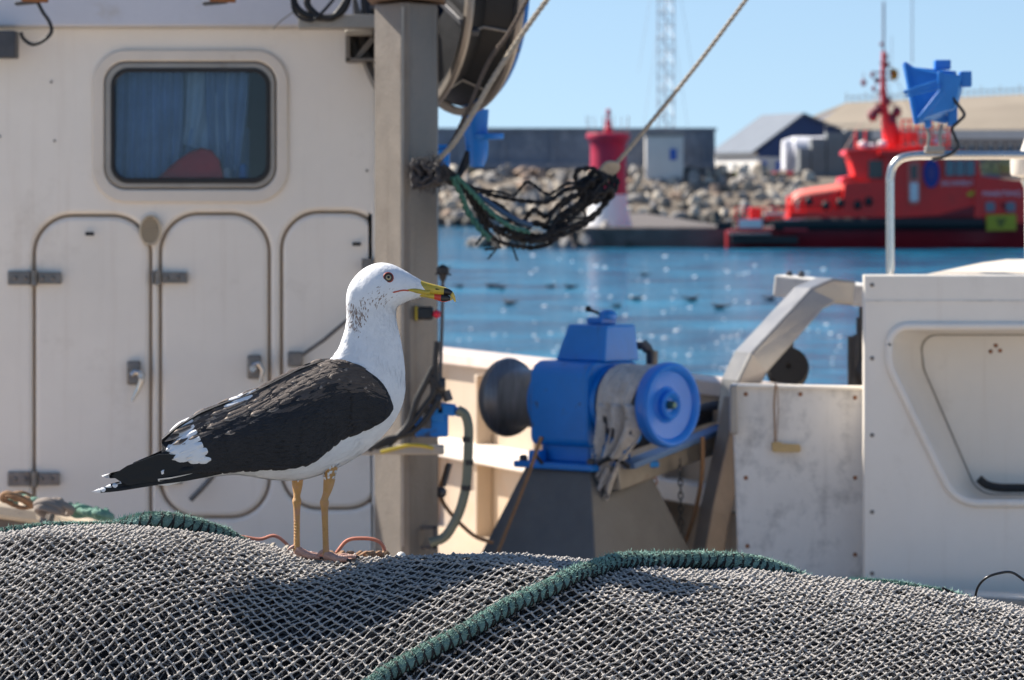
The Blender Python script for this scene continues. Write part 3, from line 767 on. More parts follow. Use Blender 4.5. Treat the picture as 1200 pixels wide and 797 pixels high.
lst = [(539, 337, 0.3, 1), (576, 337, 3, 1.25), (588, 339, .5, 1), (597, 357, 2.6, 1.25), (646, 337, .2, 1), (668, 338, 3.1, 1.2), (723, 360, .4, .9), (746, 352, 0, 1.1), (755, 323, 2.9, 1), (811, 353, .3, 1.25), (843, 362, 3, 1.25), (903, 352, .3, 1.1), (551, 287, .2, 1.2), (523, 316, 0, 1.2)]
labs = ['small dark gull on the water just right of the standing gull\'s bill', 'dark gull floating second from the bill, head to the left', 'dark gull floating close behind its neighbour right of the bill', 'large dark floating gull lowest of those between bill and winch', 'dark gull floating above the left winch drum, left of a pair', 'dark gull floating above the left winch drum, right of a pair', 'smallest floating gull directly above the blue control box', 'floating gull just right of the blue control box', 'farthest floating gull above the blue control box', 'large floating gull right of the winch, left of the lowest one', 'lowest floating gull left of the steel gantry', 'floating gull beside the upper end of the steel gantry', 'floating gull beside the rock tongue near the column', 'floating gull behind the thin rod on the column']
for (a, l_) in zip(lst, labs): floating(*a, l_)

# small white balls added on the water in place of sun glints
glint = mat('glint_white', (.8, .82, .84), .6, var=.05)
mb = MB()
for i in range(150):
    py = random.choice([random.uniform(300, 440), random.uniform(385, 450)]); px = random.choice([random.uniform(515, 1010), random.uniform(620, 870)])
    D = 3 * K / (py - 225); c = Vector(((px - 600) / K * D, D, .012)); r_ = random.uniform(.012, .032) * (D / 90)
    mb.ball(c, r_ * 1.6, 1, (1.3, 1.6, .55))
tag(mb.build('glint_flecks', glint), 'small white flecks added to stand for sun glints on the blue water', 'glint', kind='stuff')
# ------------------------------------------------------------------ the white fishing boat alongside
fb = thing('fishing_boat', 'white fishing boat alongside with wheelhouse on the left and tan inner bulwark', 'boat', (0, 12.5, 0))
# hull and deck
mb = MB(); rings = []
for x, k in ((-7, 1), (-3, 1), (0, 1), (2.6, 1), (5.5, .96)):
    y0, y1 = 9.95, 17.9 - (x + 3) * .0
    rings.append([Vector((x, y0 + .5, -.6)), Vector((x, y0 + .1, .4)), Vector((x, y0, 1.55)), Vector((x, y1, 1.55)), Vector((x, y1 - .1, .4)), Vector((x, y1 - .5, -.6))])
mb.loft(rings); mb.build('hull', bluehull, fb, smooth=30)
mb = MB(); mb.box((-.75, 13.95, 1.58), (12.4, 7.7, .05)); mb.build('deck', cream, fb, smooth=0)
# forward near bulwark, blue outside with a pale cap rail, running down behind the net
path = [(-3.4, 11.3, 2.30), (-2.2, 11.2, 2.24), (-1.32, 11.0, 2.205), (-.98, 10.75, 2.15), (-.6, 10.55, 2.06), (-.1, 10.4, 1.9), (.5, 10.3, 1.7)]
sp = smooth_path(path, 5)
mb = MB()
for i in range(len(sp) - 1):
    a, b_ = sp[i], sp[i + 1]
    mb.add([a + Vector((0, 0, -.03)), b_ + Vector((0, 0, -.03)), Vector((b_.x, b_.y, 1.5)), Vector((a.x, a.y, 1.5)), a + Vector((0, .06, -.03)), b_ + Vector((0, .06, -.03)), Vector((b_.x, b_.y + .06, 1.5)), Vector((a.x, a.y + .06, 1.5))], [(0, 1, 2, 3), (7, 6, 5, 4)])
mb.build('bow_bulwark', bluehull, fb)
mb = MB(); rings = []
for q in sp: rings.append([q + Vector((0, -.05, -.045)), q + Vector((0, -.05, .0)), q + Vector((0, .13, .0)), q + Vector((0, .13, -.045))])
mb.loft(rings); mb.build('cap_rail', mat('pale_wood_rail', (.62, .5, .36), .45, var=.15, vs=5, stretch=(.5, 3, 3), dirt=(.2, .14, .1), ds=12, dthr=.6), fb, smooth=0, bev=.012)
mb = MB(); rings = []
for q in sp: rings.append([q + Vector((0, -.035, -.13)), q + Vector((0, -.035, -.046)), q + Vector((0, .01, -.046)), q + Vector((0, .01, -.13))])
mb.loft(rings); mb.build('rubbing_strake', mat('brown_strake', (.17, .13, .10), .7, var=.3, vs=10, dirt=(.4, .3, .2), ds=14, dthr=.6), fb, smooth=0)

# wheelhouse wall with its openings
DW = 14.0
win = rrect(122, 72, 324, 222, 26)
d1 = rpoly([(38, 251, 62), (178, 251, 62), (178, 640, 20), (38, 640, 20)]); 
doors = [(38, 251, 178, 664, 47), (186, 249, 317, 608, 47), (328, 247, 452, 598, 46)]
holes = [win] + [rrect(a, b_, c, d, r, 12) for a, b_, c, d, r in doors]
mb = MB(); mb.plate([(-420, 30), (441, 30), (441, 730), (-420, 730)], holes, DW, .05, .014)
mb.build('wheelhouse_wall', white, fb, smooth=40)
mb = MB(); a = P(-420, 30, DW + .6); b_ = P(441, 730, DW)
xl, xr = P(-420, 0, DW).x, P(441, 0, DW).x; zt = P(0, 30, DW).z
mb.box(((xl + xr) / 2, DW + .036, (1.6 + P(0, 236, DW).z) / 2), (xr - xl - .02, .012, P(0, 236, DW).z - 1.6))      # inner liner behind the doors, coloured brown to deepen the shade in the grooves
mb.build('door_liner', mat('liner_shade', (.50, .38, .28), .6, dirt=(.4, .28, .18), ds=6, dthr=.5), fb, smooth=0)  # the dirt tint is part of the brown that deepens the groove shade
mb = MB()
mb.box((xr - .03, DW + .05 + 1.1, (1.6 + zt) / 2), (.05, 2.2, zt - 1.6)); mb.box((xl + .03, DW + .05 + 1.1, (1.6 + zt) / 2), (.05, 2.2, zt - 1.6)); mb.box(((xl + xr) / 2, DW + 2.28, (1.6 + zt) / 2), (xr - xl, .05, zt - 1.6))
pieces(mb, 'cabin_side', white, fb, smooth=0)
mb = MB(); mb.box(((xl + xr) / 2, DW + 1.15, zt + .03), (xr - xl + .02, 2.3, .05)); mb.build('cabin_roof', white, fb, smooth=0)
# upper fascia band (wheelhouse upper deck), set proud
mb = MB(); mb.plate([(-420, -60), (441, -60), (441, 31), (-420, 31)], [], DW - .07, .07, .01); mb.build('roof_fascia', mat('fascia_paint', (.62, .62, .66), .45, var=.06, dirt=(.5, .45, .4), ds=5, dthr=.6), fb, smooth=40)
# raised mouldings around window
mb = MB(); mb.plate(rrect(108, 58, 338, 238, 40, 12), [rrect(122, 72, 324, 222, 26, 10)], DW - .014, .016, .007); mb.build('window_moulding', creamedge, fb, smooth=60)
wf = None
mb = MB(); mb.plate(rrect(123, 73, 323, 221, 25, 10), [rrect(134, 84, 312, 210, 18, 10)], DW - .012, .03, .006); wf = mb.build('window', galv, fb, smooth=60)
mb = MB(); mb.plate(rrect(129.5, 79.5, 317, 215, 21, 10), [rrect(134, 84.5, 311.5, 208.5, 16, 10)], DW - .016, .02, .003); mb.build('gasket', black, wf, smooth=60)
glass = bpy.data.materials.new('window_glass'); glass.use_nodes = True
gn = glass.node_tree; pr = gn.nodes['Principled BSDF']; pr.inputs['Roughness'].default_value = .05
pr.inputs['Base Color'].default_value = (.05, .06, .07, 1); tb = gn.nodes.new('ShaderNodeBsdfTransparent'); tb.inputs['Color'].default_value = (.80, .88, .95, 1); mgl = gn.nodes.new('ShaderNodeMixShader'); fr_ = gn.nodes.new('ShaderNodeFresnel'); fr_.inputs['IOR'].default_value = 1.5; glo = gn.nodes.new('ShaderNodeBsdfGlossy'); glo.inputs['Roughness'].default_value = .04; gn.links.new(fr_.outputs[0], mgl.inputs[0]); gn.links.new(tb.outputs[0], mgl.inputs[1]); gn.links.new(glo.outputs[0], mgl.inputs[2])
# woven insect mesh on the glass
tcn = gn.nodes.new('ShaderNodeTexCoord'); ch = gn.nodes.new('ShaderNodeTexChecker'); ch.inputs['Scale'].default_value = 230
mpn = gn.nodes.new('ShaderNodeMapping'); mpn.inputs['Rotation'].default_value = (0, R(45), 0)
gn.links.new(tcn.outputs['Object'], mpn.inputs[0]); gn.links.new(mpn.outputs[0], ch.inputs['Vector'])
df = gn.nodes.new('ShaderNodeBsdfDiffuse'); df.inputs['Color'].default_value = (.008, .016, .035, 1)
mxs = gn.nodes.new('ShaderNodeMixShader'); mu = gn.nodes.new('ShaderNodeMath'); mu.operation = 'MULTIPLY'; mu.inputs[1].default_value = .12
gn.links.new(ch.outputs['Fac'], mu.inputs[0]); gn.links.new(mu.outputs[0], mxs.inputs[0]); gn.links.new(mgl.outputs[0], mxs.inputs[1]); gn.links.new(df.outputs[0], mxs.inputs[2])
gn.links.new(mxs.outputs[0], gn.nodes['Material Output'].inputs[0])
mb = MB(); mb.plate(rrect(133, 83.5, 312.5, 209.5, 17, 10), [], DW + .006, .004); mb.build('pane', glass, wf, smooth=0)
# curtain and things inside
curt = mat('blue_curtain', (.36, .48, .64), .9, var=.2, vs=8)
curt2 = mat('pale_curtain', (.66, .76, .82), .9, var=.2, vs=8)
def drape(x0, x1, y0, y1, D, amp, fr, bottom=None, pinch=0):
    mb = MB(); nx, ny = 60, 14; vs = []; fs = []
    for j in range(ny + 1):
        v = j / ny
        for i in range(nx + 1):
            u = i / nx
            px = x0 + (x1 - x0) * u; px += pinch * v * v * (.5 - u) * (x1 - x0)
            py = y0 + (y1 - y0) * v
            if bottom: py = y0 + (bottom(u) - y0) * v
            vs.append(P(px, py, D + amp * math.sin(u * fr * 2 * PI + v * 1.5 + 3 * noise.noise((u * 3, v, x0)))))
    for j in range(ny):
        for i in range(nx):
            a = j * (nx + 1) + i; fs.append((a, a + 1, a + nx + 2, a + nx + 1))
    mb.add(vs, fs); return mb
drape(130, 215, 76, 215, DW + .095, .012, 7, bottom=lambda u: 215 - 24 * max(0, u - .6) / .4).build('curtain', curt, wf, smooth=60)
drape(196, 270, 76, 215, DW + .12, .014, 5, bottom=lambda u: 165 + 40 * u * u, pinch=-.3).build('curtain', curt2, wf, smooth=60)
drape(240, 292, 76, 215, DW + .105, .012, 4, pinch=.35).build('curtain', curt, wf, smooth=60)
tag(drape(190, 292, 150, 215, DW + .14, .012, 5).build('curtain', curt, wf, smooth=60))
mb = MB(); rings = []
redbag = mat('red_bag', (.92, .012, .03), .8, var=.2, vs=12, bump=.4, bs=30)
for (px, top) in ((186, 208), (196, 198), (210, 186), (222, 178), (236, 173), (248, 176), (257, 186), (262, 204)):
    ring = []
    for k in range(7): a = PI * k / 6; q = P(px, 214, DW + .045); tz = P(px, top, DW + .045).z; ring.append(Vector((q.x, q.y - .026 * math.cos(a), q.z + (tz - q.z) * math.sin(a) ** .5)))
    rings.append(ring)
mb.loft(rings); tag(mb.build('red_bag', redbag, origin=P(225, 212, DW + .06)), 'red cloth bag lying inside the wheelhouse window', 'bag')
mb = MB(); mb.tube([P(266, 214, DW + .05), P(266, 201, DW + .05), P(266, 196, DW + .05)], [.016, .015, .006], 14); tag(mb.build('white_bottle', mat('white_plastic', (.6, .62, .66), .5), origin=P(266, 212, DW + .05)), 'small white bottle inside the window right of the red bag', 'bottle')
mb = MB(); mb.tube([P(285, 214, DW + .05), P(285, 196, DW + .05), P(285, 192, DW + .05)], [.014, .014, .008], 14); tag(mb.build('blue_can', mat('bright_blue_can', (.02, .25, .65), .4), origin=P(285, 212, DW + .05)), 'bright blue can inside the window near its right end', 'can')
# locker doors
for i, (a, b_, c, d, r) in enumerate(doors):
    mb = MB(); g_ = 3.2
    mb.plate(rrect(a + g_, b_ + g_, c - g_, d - g_, r - g_, 14), [], DW + .001, .032, .015)
    dr = tag(mb.build('locker_door', white, fb, smooth=60), ['left locker door with a latch at its right edge', 'middle locker door below the round vent', 'right locker door partly behind the gull and the column'][i])
    hs_ = [(8, 318, 72, 334, 41), (8, 553, 70, 570, 41)] if i == 0 else ([(176, 318, 220, 333, 186), (182, 553, 214, 568, 186)] if i == 1 else [(424, 303, 446, 320, 440)])
    for (x0_, y0_, x1_, y1_, kx) in hs_:
        mb = MB(); q0 = P(x0_, y0_, DW - .02); q1 = P(x1_, y1_, DW - .02)
        if i == 2: mb.box(((q0.x + q1.x) / 2, DW - .025, (q0.z + q1.z) / 2), (q1.x - q0.x, .02, q0.z - q1.z))
        else:
            kxx = P(kx, 0, DW).x
            mb.box(((q0.x + kxx) / 2 - .006, DW - .006, (q0.z + q1.z) / 2), (kxx - q0.x - .016, .012, (q0.z - q1.z))); mb.box(((q1.x + kxx) / 2 + .006, DW - .010, (q0.z + q1.z) / 2), (q1.x - kxx - .016, .02, (q0.z - q1.z) * .85))
            mb.tube([Vector((kxx, DW - .018, q0.z + .003)), Vector((kxx, DW - .018, q1.z - .003))], .0115, 12)
            n_ = 2
            for side, e0, e1 in ((0, q0.x, kxx), (1, kxx, q1.x)):
                if abs(e1 - e0) < .04: continue
                for f_ in (.3, .68):
                    xx = e0 + (e1 - e0) * f_; mb.lathe([(.007, 0), (.007, .006), (.004, .009)], Matrix.Translation((xx, DW - .013 - side * .006, (q0.z + q1.z) / 2)) @ Matrix.Rotation(R(90), 4, 'X'), 8, cap=True)
        mb.build('hinge', hinge_m, dr, bev=.002)
    lx = [160, 301, 346][i]; ly = [424, 417, 412][i]
    if i < 2:
        mb = MB(); q = P(lx - 3, ly + 13, DW - .02); mb.box((q.x, DW - .022, q.z), (.045, .022, .078))
        lt = mb.build('latch', hinge_m, dr, bev=.006)
        mb = MB()
        if i == 0:
            mb.tube(PP([(154, 440), (158, 436), (164, 437), (166, 446), (161, 458), (155, 470)], DW - .05), [.009, .011, .012, .011, .008, .004], 8)
            mb.lathe([(.012, 0), (.012, .03), (.009, .035)], Matrix.Translation(P(166, 440, DW - .03)) @ Matrix.Rotation(R(90), 4, 'X'), 12, cap=True)
        else:
            mb.tube(PP([(296, 428), (303, 426), (308, 434), (305, 448)], DW - .05), [.008, .010, .009, .006], 8); mb.lathe([(.013, 0), (.013, .03), (.009, .035)], Matrix.Translation(P(297, 432, DW - .03)) @ Matrix.Rotation(R(90), 4, 'X'), 12, cap=True)
        mb.build('latch_handle', steel, lt)
    else:
        mb = MB(); q = P(346, 421, DW - .02); mb.box((q.x, DW - .022, q.z), (.05, .022, .05)); lt = mb.build('latch', hinge_m, dr, bev=.005)
        mb = MB(); mb.tube(PP([(354, 416), (380, 398), (406, 376), (428, 352)], DW - .05), .0065, 8); mb.build('door_stay', hinge_m, lt)
    if i != 1:
        mb = MB(); x_ = 105 if i == 0 else 418; y_ = 274 if i == 0 else 286; q = P(x_, y_, DW - .016); mb.box((q.x, DW - .017, q.z), (.028, .010, .012)); mb.build('small_catch', black, dr, bev=.002)
mb = MB(); mb.tube(PP([(223, 586), (236, 573), (250, 557)], DW - .04), .009, 8); mb.build('door_prop', hinge_m, fb)
# round vent
mb = MB(); ventm = mat('brass_vent', (.62, .52, .38), .55, .3, var=.1)
q = P(176, 270, DW)
pts = [(176 + 13 * math.cos(a), 270 + 18 * math.sin(a)) for a in np.linspace(0, 2 * PI, 30, endpoint=False)]
ptsi = [(176 + 10.5 * math.cos(a), 270 + 15.5 * math.sin(a)) for a in np.linspace(0, 2 * PI, 30, endpoint=False)]
mb.plate(pts, [ptsi], DW - .02, .02, .004); vt = mb.build('vent', ventm, fb)
mb = MB(); mb.plate(ptsi, [], DW - .003, .002); mb.build('vent_dark_plate', darksteel, vt)  # dark plate paints the shade inside the vent behind the slats
mb = MB()
for k in range(8):
    y_ = 257 + k * 3.7; h_ = 11 * math.sqrt(max(0, 1 - ((y_ - 270) / 16) ** 2)); a_ = P(176 - h_, y_, DW - .012); c_ = P(176 + h_, y_, DW - .012)
    mb.bar(a_, c_, .012, .004, up=(0, -.6, 1))
mb.build('vent_slat', ventm, vt, smooth=0)
# rust weeps and small marks under the window: real stains as thin decals are avoided; use bolts
for (x_, y_) in ((60, 96), (64, 165), (0, 160), (175, 15), (520 - 90, 200)):
    mb = MB(); mb.ball(P(x_, y_, DW - .003), .005, 1, (1, .5, 1)); mb.build('bolt', hinge_m, fb)
# brackets under the fascia
mb = MB(); q0 = P(405, 38, 13.85); q1 = P(441, 73, 13.85)
mb.box(((q0.x + q1.x) / 2, 13.9, q0.z - .006), (q1.x - q0.x, .14, .012)); mb.box((q0.x + .008, 13.9, (q0.z + q1.z) / 2), (.016, .14, q0.z - q1.z)); mb.box(((q0.x + q1.x) / 2, 13.95, (q0.z + q1.z) / 2), (q1.x - q0.x, .02, q0.z - q1.z)); mb.box(((q0.x + q1.x) / 2, 13.9, q1.z + .008), (q1.x - q0.x, .14, .012))
mb.bar(P(417, 70, 13.86), P(438, 44, 13.86), .02, .02, up=(0, 1, 0))
mb.build('bracket', colsteel, fb, bev=.002)
mb = MB(); q0 = P(-20, 36, 13.85); q1 = P(18, 68, 13.85); mb.box(((q0.x + q1.x) / 2, 13.9, (q0.z + q1.z) / 2), (q1.x - q0.x, .1, q0.z - q1.z)); mb.build('bracket', darksteel, fb, bev=.004)
mb = MB(); mb.bar(P(350, 26, 13.7), P(446, 26, 13.7), .12, .045); mb.box(P(421, 38.5, 13.8), (.09, .04, .02)); mb.build('cross_beam', galv, fb, bev=.004)
# clamps and cable loops hanging at the top edge
for (x_, lab) in ((38, 'orange and blue clamp lamp at the far left of the wheelhouse top'), (258, 'orange clamp lamp hanging from the middle of the wheelhouse top')):
    t = thing('clamp_lamp', lab, 'lamp', P(x_, 3, 13.7), None)
    mb = MB(); mb.bar(P(x_ - 20, 4.5, 13.7), P(x_ + 8, 2, 13.7), .05, .012); mb.build('clamp', darksteel, t, bev=.003)
    mb = MB(); mb.bar(P(x_ - 12, -2, 13.68), P(x_ + 18, -1, 13.68), .05, .022); mb.build('holder', rust, t, bev=.004)
    mb = MB(); mb.lathe([(.02, 0), (.035, .03), (.035, .06)], Matrix.Translation(P(x_, -12, 13.68)), 16, cap=True); mb.build('lamp_shade', bluepaint, t)
def cable(name, lab, cat, pts, r, m, n=8, D=None, group=None):
    sp_ = smooth_path(PP(pts, D), 7); mb = MB(); mb.tube(sp_, r, n)
    return tag(mb.build(name, m, origin=sp_[0], smooth=60), lab, cat, group)
cable('cable', 'black cable looping down from the left clamp lamp', 'cable', [(44, 2), (50, 14), (58, 26), (60, 38), (50, 48), (38, 52), (28, 46), (24, 38)], .006, black, D=13.68)
cable('cable', 'thick coil of black cable hanging at the wheelhouse top near the column', 'cable', [(343, -8), (346, 6), (356, 16), (370, 20), (388, 20), (402, 12), (408, -4), (400, -14), (384, -18), (366, -12), (360, 4), (372, 18), (388, 21), (398, 12), (410, -6)], .011, black, D=13.62)
cable('cable', 'thin loose black cable below the thick coil near the column', 'cable', [(342, 0), (344, 12), (352, 21), (366, 24), (380, 12), (392, -2)], .005, black, D=13.60)
cable('cable', 'faint thin cable slanting down the wheelhouse fascia', 'cable', [(344, 14), (330, 24), (320, 34)], .0025, galv, D=13.86)

# inner bulwark on the far side
A_, B_ = Vector((-2.2, 18.9, 2.3)), Vector((2.2, 13.9, 2.3))
pa = P(505, 424, 18.1); pb = P(870, 468, 14.6)
d_ = (pb - pa).normalized()
A_ = pa - d_ * 1.0; B_ = pb + d_ * .5
nrm = Vector((-d_.y, d_.x, 0)).normalized(); nrm = nrm if nrm.y > 0 else -nrm
mb = MB(); lo = Vector((0, 0, 1))
mb.prism([A_, B_, Vector((B_.x, B_.y, 1.58)), Vector((A_.x, A_.y, 1.58))], nrm * .06); mb.build('inner_bulwark', cream, fb, smooth=0)
mb = MB(); mb.bar(A_ + nrm * .03 + Vector((0, 0, .03)), B_ + nrm * .03 + Vector((0, 0, .03)), .17, .055); mb.build('bulwark_cap', mat('cap_paint', (.62, .52, .46), .5, var=.12, vs=6, dirt=(.4, .3, .22), ds=9, dthr=.6), fb, bev=.008)
mb = MB(); mb.bar(A_ - nrm * .05 + Vector((0, 0, -.34)), B_ - nrm * .05 + Vector((0, 0, -.34)), .10, .075); mb.build('bulwark_stringer', mat('stringer_paint', (.78, .70, .62), .4, var=.1), fb, bev=.008)
L_ = (B_ - A_).length
for k in range(7):
    q = A_ + d_ * (L_ * (k + .5) / 7) - nrm * .035
    mb = MB(); mb.bar(Vector((q.x, q.y, 1.6)), Vector((q.x, q.y, 2.26)), .035, .07, up=nrm); mb.build('bulwark_rib', cream, fb, bev=.006)

# ------------------------------------------------------------------ steel column
col = thing('steel_column', 'tall rectangular weathered steel column between wheelhouse and winch', 'column', (P(476, 0, 13.1).x, 13.1, 1.6))
zt, zb = P(0, 3, 13).z, 1.62
def colpts(z): return [Vector((P(439, 0, 13.12).x, 13.12, z)), Vector((P(470, 0, 12.96).x, 12.93, z)), Vector((P(480, 0, 12.94).x, 12.93, z)), Vector((P(512, 0, 13.1).x, 13.10, z)), Vector((P(512, 0, 13.1).x, 13.34, z)), Vector((P(443, 0, 13.3).x, 13.36, z))]
mb = MB(); mb.loft([colpts(zb), colpts(zt)][::-1]); mb.build('post', colsteel, col, bev=.006, smooth=0)
mb = MB(); mb.bar(P(472, 8, 12.915), P(472, 640, 12.915), .006, .006, up=(0, 1, 0)); mb.build('weld_seam', galv, col, smooth=0)
mb = MB(); q = P(476, 1, 13.1); mb.box((q.x, 13.13, zt + .022), (.235, .46, .028)); mb.build('cap_plate', mat('brown_cap_paint', (.20, .13, .09), .7, var=.3, vs=20), col, bev=.004)
mb = MB(); q = P(498, 630, 13.0)
for (dx, dz) in ((-.03, 0), (.03, 0), (0, .03), (0, -.03)): mb.box((q.x + dx, 13.06 - .035 - .02, q.z + dz), (.012 if dx else .07, .012, .07 if dx else .012))
mb.build('welded_plate', darksteel, col, bev=.002)
mb = MB(); mb.box(P(470, 527, 12.88), (.26, .05, .028)); mb.build('shelf_bracket', galv, col, bev=.004)
t = thing('work_light', 'small black box with a glowing red button on the column beside the bill', 'light', P(500, 367, 12.95))
mb = MB(); mb.box(P(498, 367, 12.98), (.052, .05, .04)); mb.build('housing', blackgloss, t, bev=.006)
mb = MB(); mb.box(P(488, 367, 12.98), (.008, .05, .044)); mb.build('mount', yellow_m, t, bev=.002)
mb = MB(); mb.ball(P(512, 368, 12.96), .013, 2); mb.build('red_button', redlens, t)
# thin rod with a round head
t = thing('sounding_rod', 'thin dark upright rod with a round head beside the column, in front of the water', 'rod', P(517, 470, 12.9))
mb = MB(); mb.tube(PP([(519, 326), (518, 380), (516, 440), (515, 480)], 12.9), .0055, 8); mb.build('shaft', darksteel, t)
mb = MB(); mb.lathe([(.004, -.028), (.010, -.018), (.013, -.004), (.019, 0), (.019, .016), (.010, .022), (.003, .026)], Matrix.Translation(P(519, 320, 12.9)), 16, cap=True); mb.tube(PP([(510, 321), (529, 322)], 12.9), .003, 6); mb.build('head', black, t)

# frayed black rope lashing round the column
mb = MB()
for k in range(9):
    pts = []
    for j in range(40):
        a = j / 39 * 2 * PI * 1.5 + k
        pts.append(P(499 + 15 * math.cos(a) + random.uniform(-2, 2), 200 + k * 1.0 + 11 * math.sin(a * 1.3 + k) + random.uniform(-2, 2), 12.86 + .05 * math.sin(a + k)))
    mb.tube(smooth_path(pts, 2), .0065, 6)
for k in range(500):
    a = random.uniform(0, 2 * PI); r_ = random.uniform(8, 22); p = P(502 + r_ * 1.1 * math.cos(a), 203 + r_ * math.sin(a), 12.84 + random.uniform(-.03, .05)); q = p + Vector((random.gauss(0, .010), random.gauss(0, .008), random.gauss(-.005, .012)))
    mb.tube([p, q], [.0012, .0006], 3, cap=False)
tag(mb.build('rope_lashing', mat('grey_black_frayed_rope', (.05, .045, .045), .95, var=.5, vs=40), origin=P(500, 200, 12.9), smooth=0), 'frayed dark rope lashing tied on the upper column', 'rope')

def rope(name, lab, pts, r, m, D=None, strands=3, pitch=.05, cat='rope', group=None, n=7):
    """a laid rope: strands twisted round a centre line"""
    c = smooth_path(PP(pts, D), 10); mb = MB()
    # even resample
    L = [0]
    for i in range(1, len(c)): L.append(L[-1] + (c[i] - c[i - 1]).length)
    N_ = max(12, int(L[-1] / (pitch / 7))); N_ = min(N_, 700)
    xs_ = np.linspace(0, L[-1], N_); arr = np.array([tuple(q) for q in c])
    pc = [Vector(q) for q in np.stack([np.interp(xs_, L, arr[:, i]) for i in range(3)], 1)]
    for s_ in range(strands):
        out = []
        for i, q in enumerate(pc):
            t_ = (pc[min(i + 1, N_ - 1)] - pc[max(i - 1, 0)]).normalized(); u = t_.cross(Vector((0, 1, .1))).normalized(); v = t_.cross(u)
            a = 2 * PI * (xs_[i] / pitch + s_ / strands)
            out.append(q + (u * math.cos(a) + v * math.sin(a)) * r * .5)
        mb.tube(out, r * .58, n)
    return tag(mb.build(name, m, origin=pc[0], smooth=60), lab, cat, group)
rope('stay_rope', 'taut tan rope running from the beacon\'s side up to the top of the picture', [(880, -8), (820, 72), (764, 142), (722, 192)], .0070, tanrope, 13.4, pitch=.06)
rope('hauling_line', 'tan rope passing in front of the reel, rightmost of the pair', [(648, -10), (612, 40), (578, 92), (556, 130), (530, 170), (503, 196)], .0085, tanrope, 12.95, pitch=.06)
rope('hauling_line', 'dark rope passing in front of the reel, left of the tan one', [(622, -8), (598, 36), (572, 74), (548, 130), (524, 176), (500, 202)], .0070, mat('brown_black_rope', (.12, .09, .07), .9, var=.3, vs=40), 12.97, pitch=.05)
# splice / shackle at lower end of the stay rope
mb = MB()
for k in range(6):
    a = [(726 - k * 3, 186 + k * 4 + 3 * math.sin(j), 13.4 + .02 * math.sin(j * 1.05 + k)) for j in range(7)]
    mb.tube(smooth_path(PP([(716 - k * 2 + 9 * math.cos(j), 196 + k * 2.2 + 6 * math.sin(j), 13.38 + .02 * math.sin(j + 1)) for j in range(8)]), 4), .006, 6)
tag(mb.build('rope_splice', tanrope, origin=P(716, 196, 13.4), smooth=60), 'tan rope splice joining the taut rope to the black hanging loops', 'rope')
# black bundle of loops hanging between splice and column
t = thing('hanging_rope_bundle', 'bundle of black and green ropes sagging in loops from the splice to the column', 'rope bundle', P(640, 260, 13.3))
def strand(mb, pts, r, tw=.055):
    pts = [pts[0]] + [(q[0] + random.uniform(-5, 5), q[1] + random.uniform(-4.5, 4.5), q[2]) for q in pts[1:-1]] + [pts[-1]]
    if random.random() < .45: pts = pts[:4] + [(pts[4][0] + 12, pts[4][1] - 9, pts[4][2] - .02), (pts[4][0] - 4, pts[4][1] + 7, pts[4][2])] + pts[5:] if len(pts) > 6 else pts
    """two-ply twisted line"""
    c = smooth_path(PP(pts), 12)
    for s_ in (0, 1):
        L = 0; out = []
        for i, q in enumerate(c):
            if i: L += (c[i] - c[i - 1]).length
            t_ = (c[min(i + 1, len(c) - 1)] - c[max(i - 1, 0)]).normalized(); u = t_.cross(Vector((.05, 1, .1))).normalized(); v = t_.cross(u); a = 2 * PI * (L / tw + s_ / 2)
            out.append(q + (u * math.cos(a) + v * math.sin(a)) * r * .5)
        mb.tube(out, r * .6, 6)
random.seed(21)
spec = [(-30, -4, .008), (-14, 2, .0085), (-5, -10, .007), (4, 2, .010), (11, -8, .0085), (17, 3, .009), (23, -6, .008), (-40, 2, .005)]
mb = MB()
for k, (sag, o2, r_) in enumerate(spec):
    pts = [(710 + o2 * .4, 206, 13.38), (692 + o2, 226 + sag * .35, 13.34 + .02 * (k % 3)), (664 + o2, 246 + sag * .75, 13.33), (645, 262 + sag * .95, 13.3 + .03 * (k % 2)), (612 - o2, 266 + sag, 13.28 + .02 * k), (582 + o2, 257 + sag * .85, 13.25), (560 - o2 * .6, 238 + sag * .5, 13.2), (541 + o2 * .3, 214, 13.1)]
    strand(mb, pts, r_)
for k in range(5):   # loops at the splice
    c = (697 + random.uniform(-8, 8), 218 + random.uniform(-8, 8)); a0 = random.uniform(0, 6); rx = random.uniform(10, 19)
    strand(mb, [(c[0] + rx * math.cos(a0 + j * .8), c[1] + 14 * math.sin(a0 + j * .8), 13.36 + .03 * math.sin(j)) for j in range(9)], random.uniform(.008, .011))
for k in range(2):
    strand(mb, [(720, 205, 13.4), (722 - k * 6, 222, 13.38), (706 - k * 6, 242 + k * 4, 13.36), (680 - k * 5, 262 + k * 6, 13.33), (652, 275 + k * 5, 13.3), (620, 285 - k * 3, 13.28)], .008)
mb.build('black_strand', blackrope, t, smooth=60)
mb = MB()
strand(mb, [(530, 208, 13.0), (540, 226, 13.05), (551, 246, 13.1), (562, 266, 13.12), (574, 280, 13.15)], .010)
strand(mb, [(534, 206, 13.0), (552, 226, 13.05), (568, 243, 13.1), (592, 262, 13.12), (620, 272, 13.18)], .008)
mb.build('green_strand', greenrope2, t, smooth=60)
mb = MB()
for k in range(14):      # loose ends and torn twine
    c = (random.uniform(560, 712), 0); x = c[0]; y = 206 + 66 * math.sin((712 - x) / 165 * PI * .62) + random.uniform(-10, 18)
    strand(mb, [(x, y, 13.28), (x + random.uniform(-10, 10), y + random.uniform(2, 9), 13.26), (x + random.uniform(-14, 14), y + random.uniform(6, 20), 13.25)], .0035, .03)
tag(mb.build('loose_twine', blackrope, t, smooth=60))
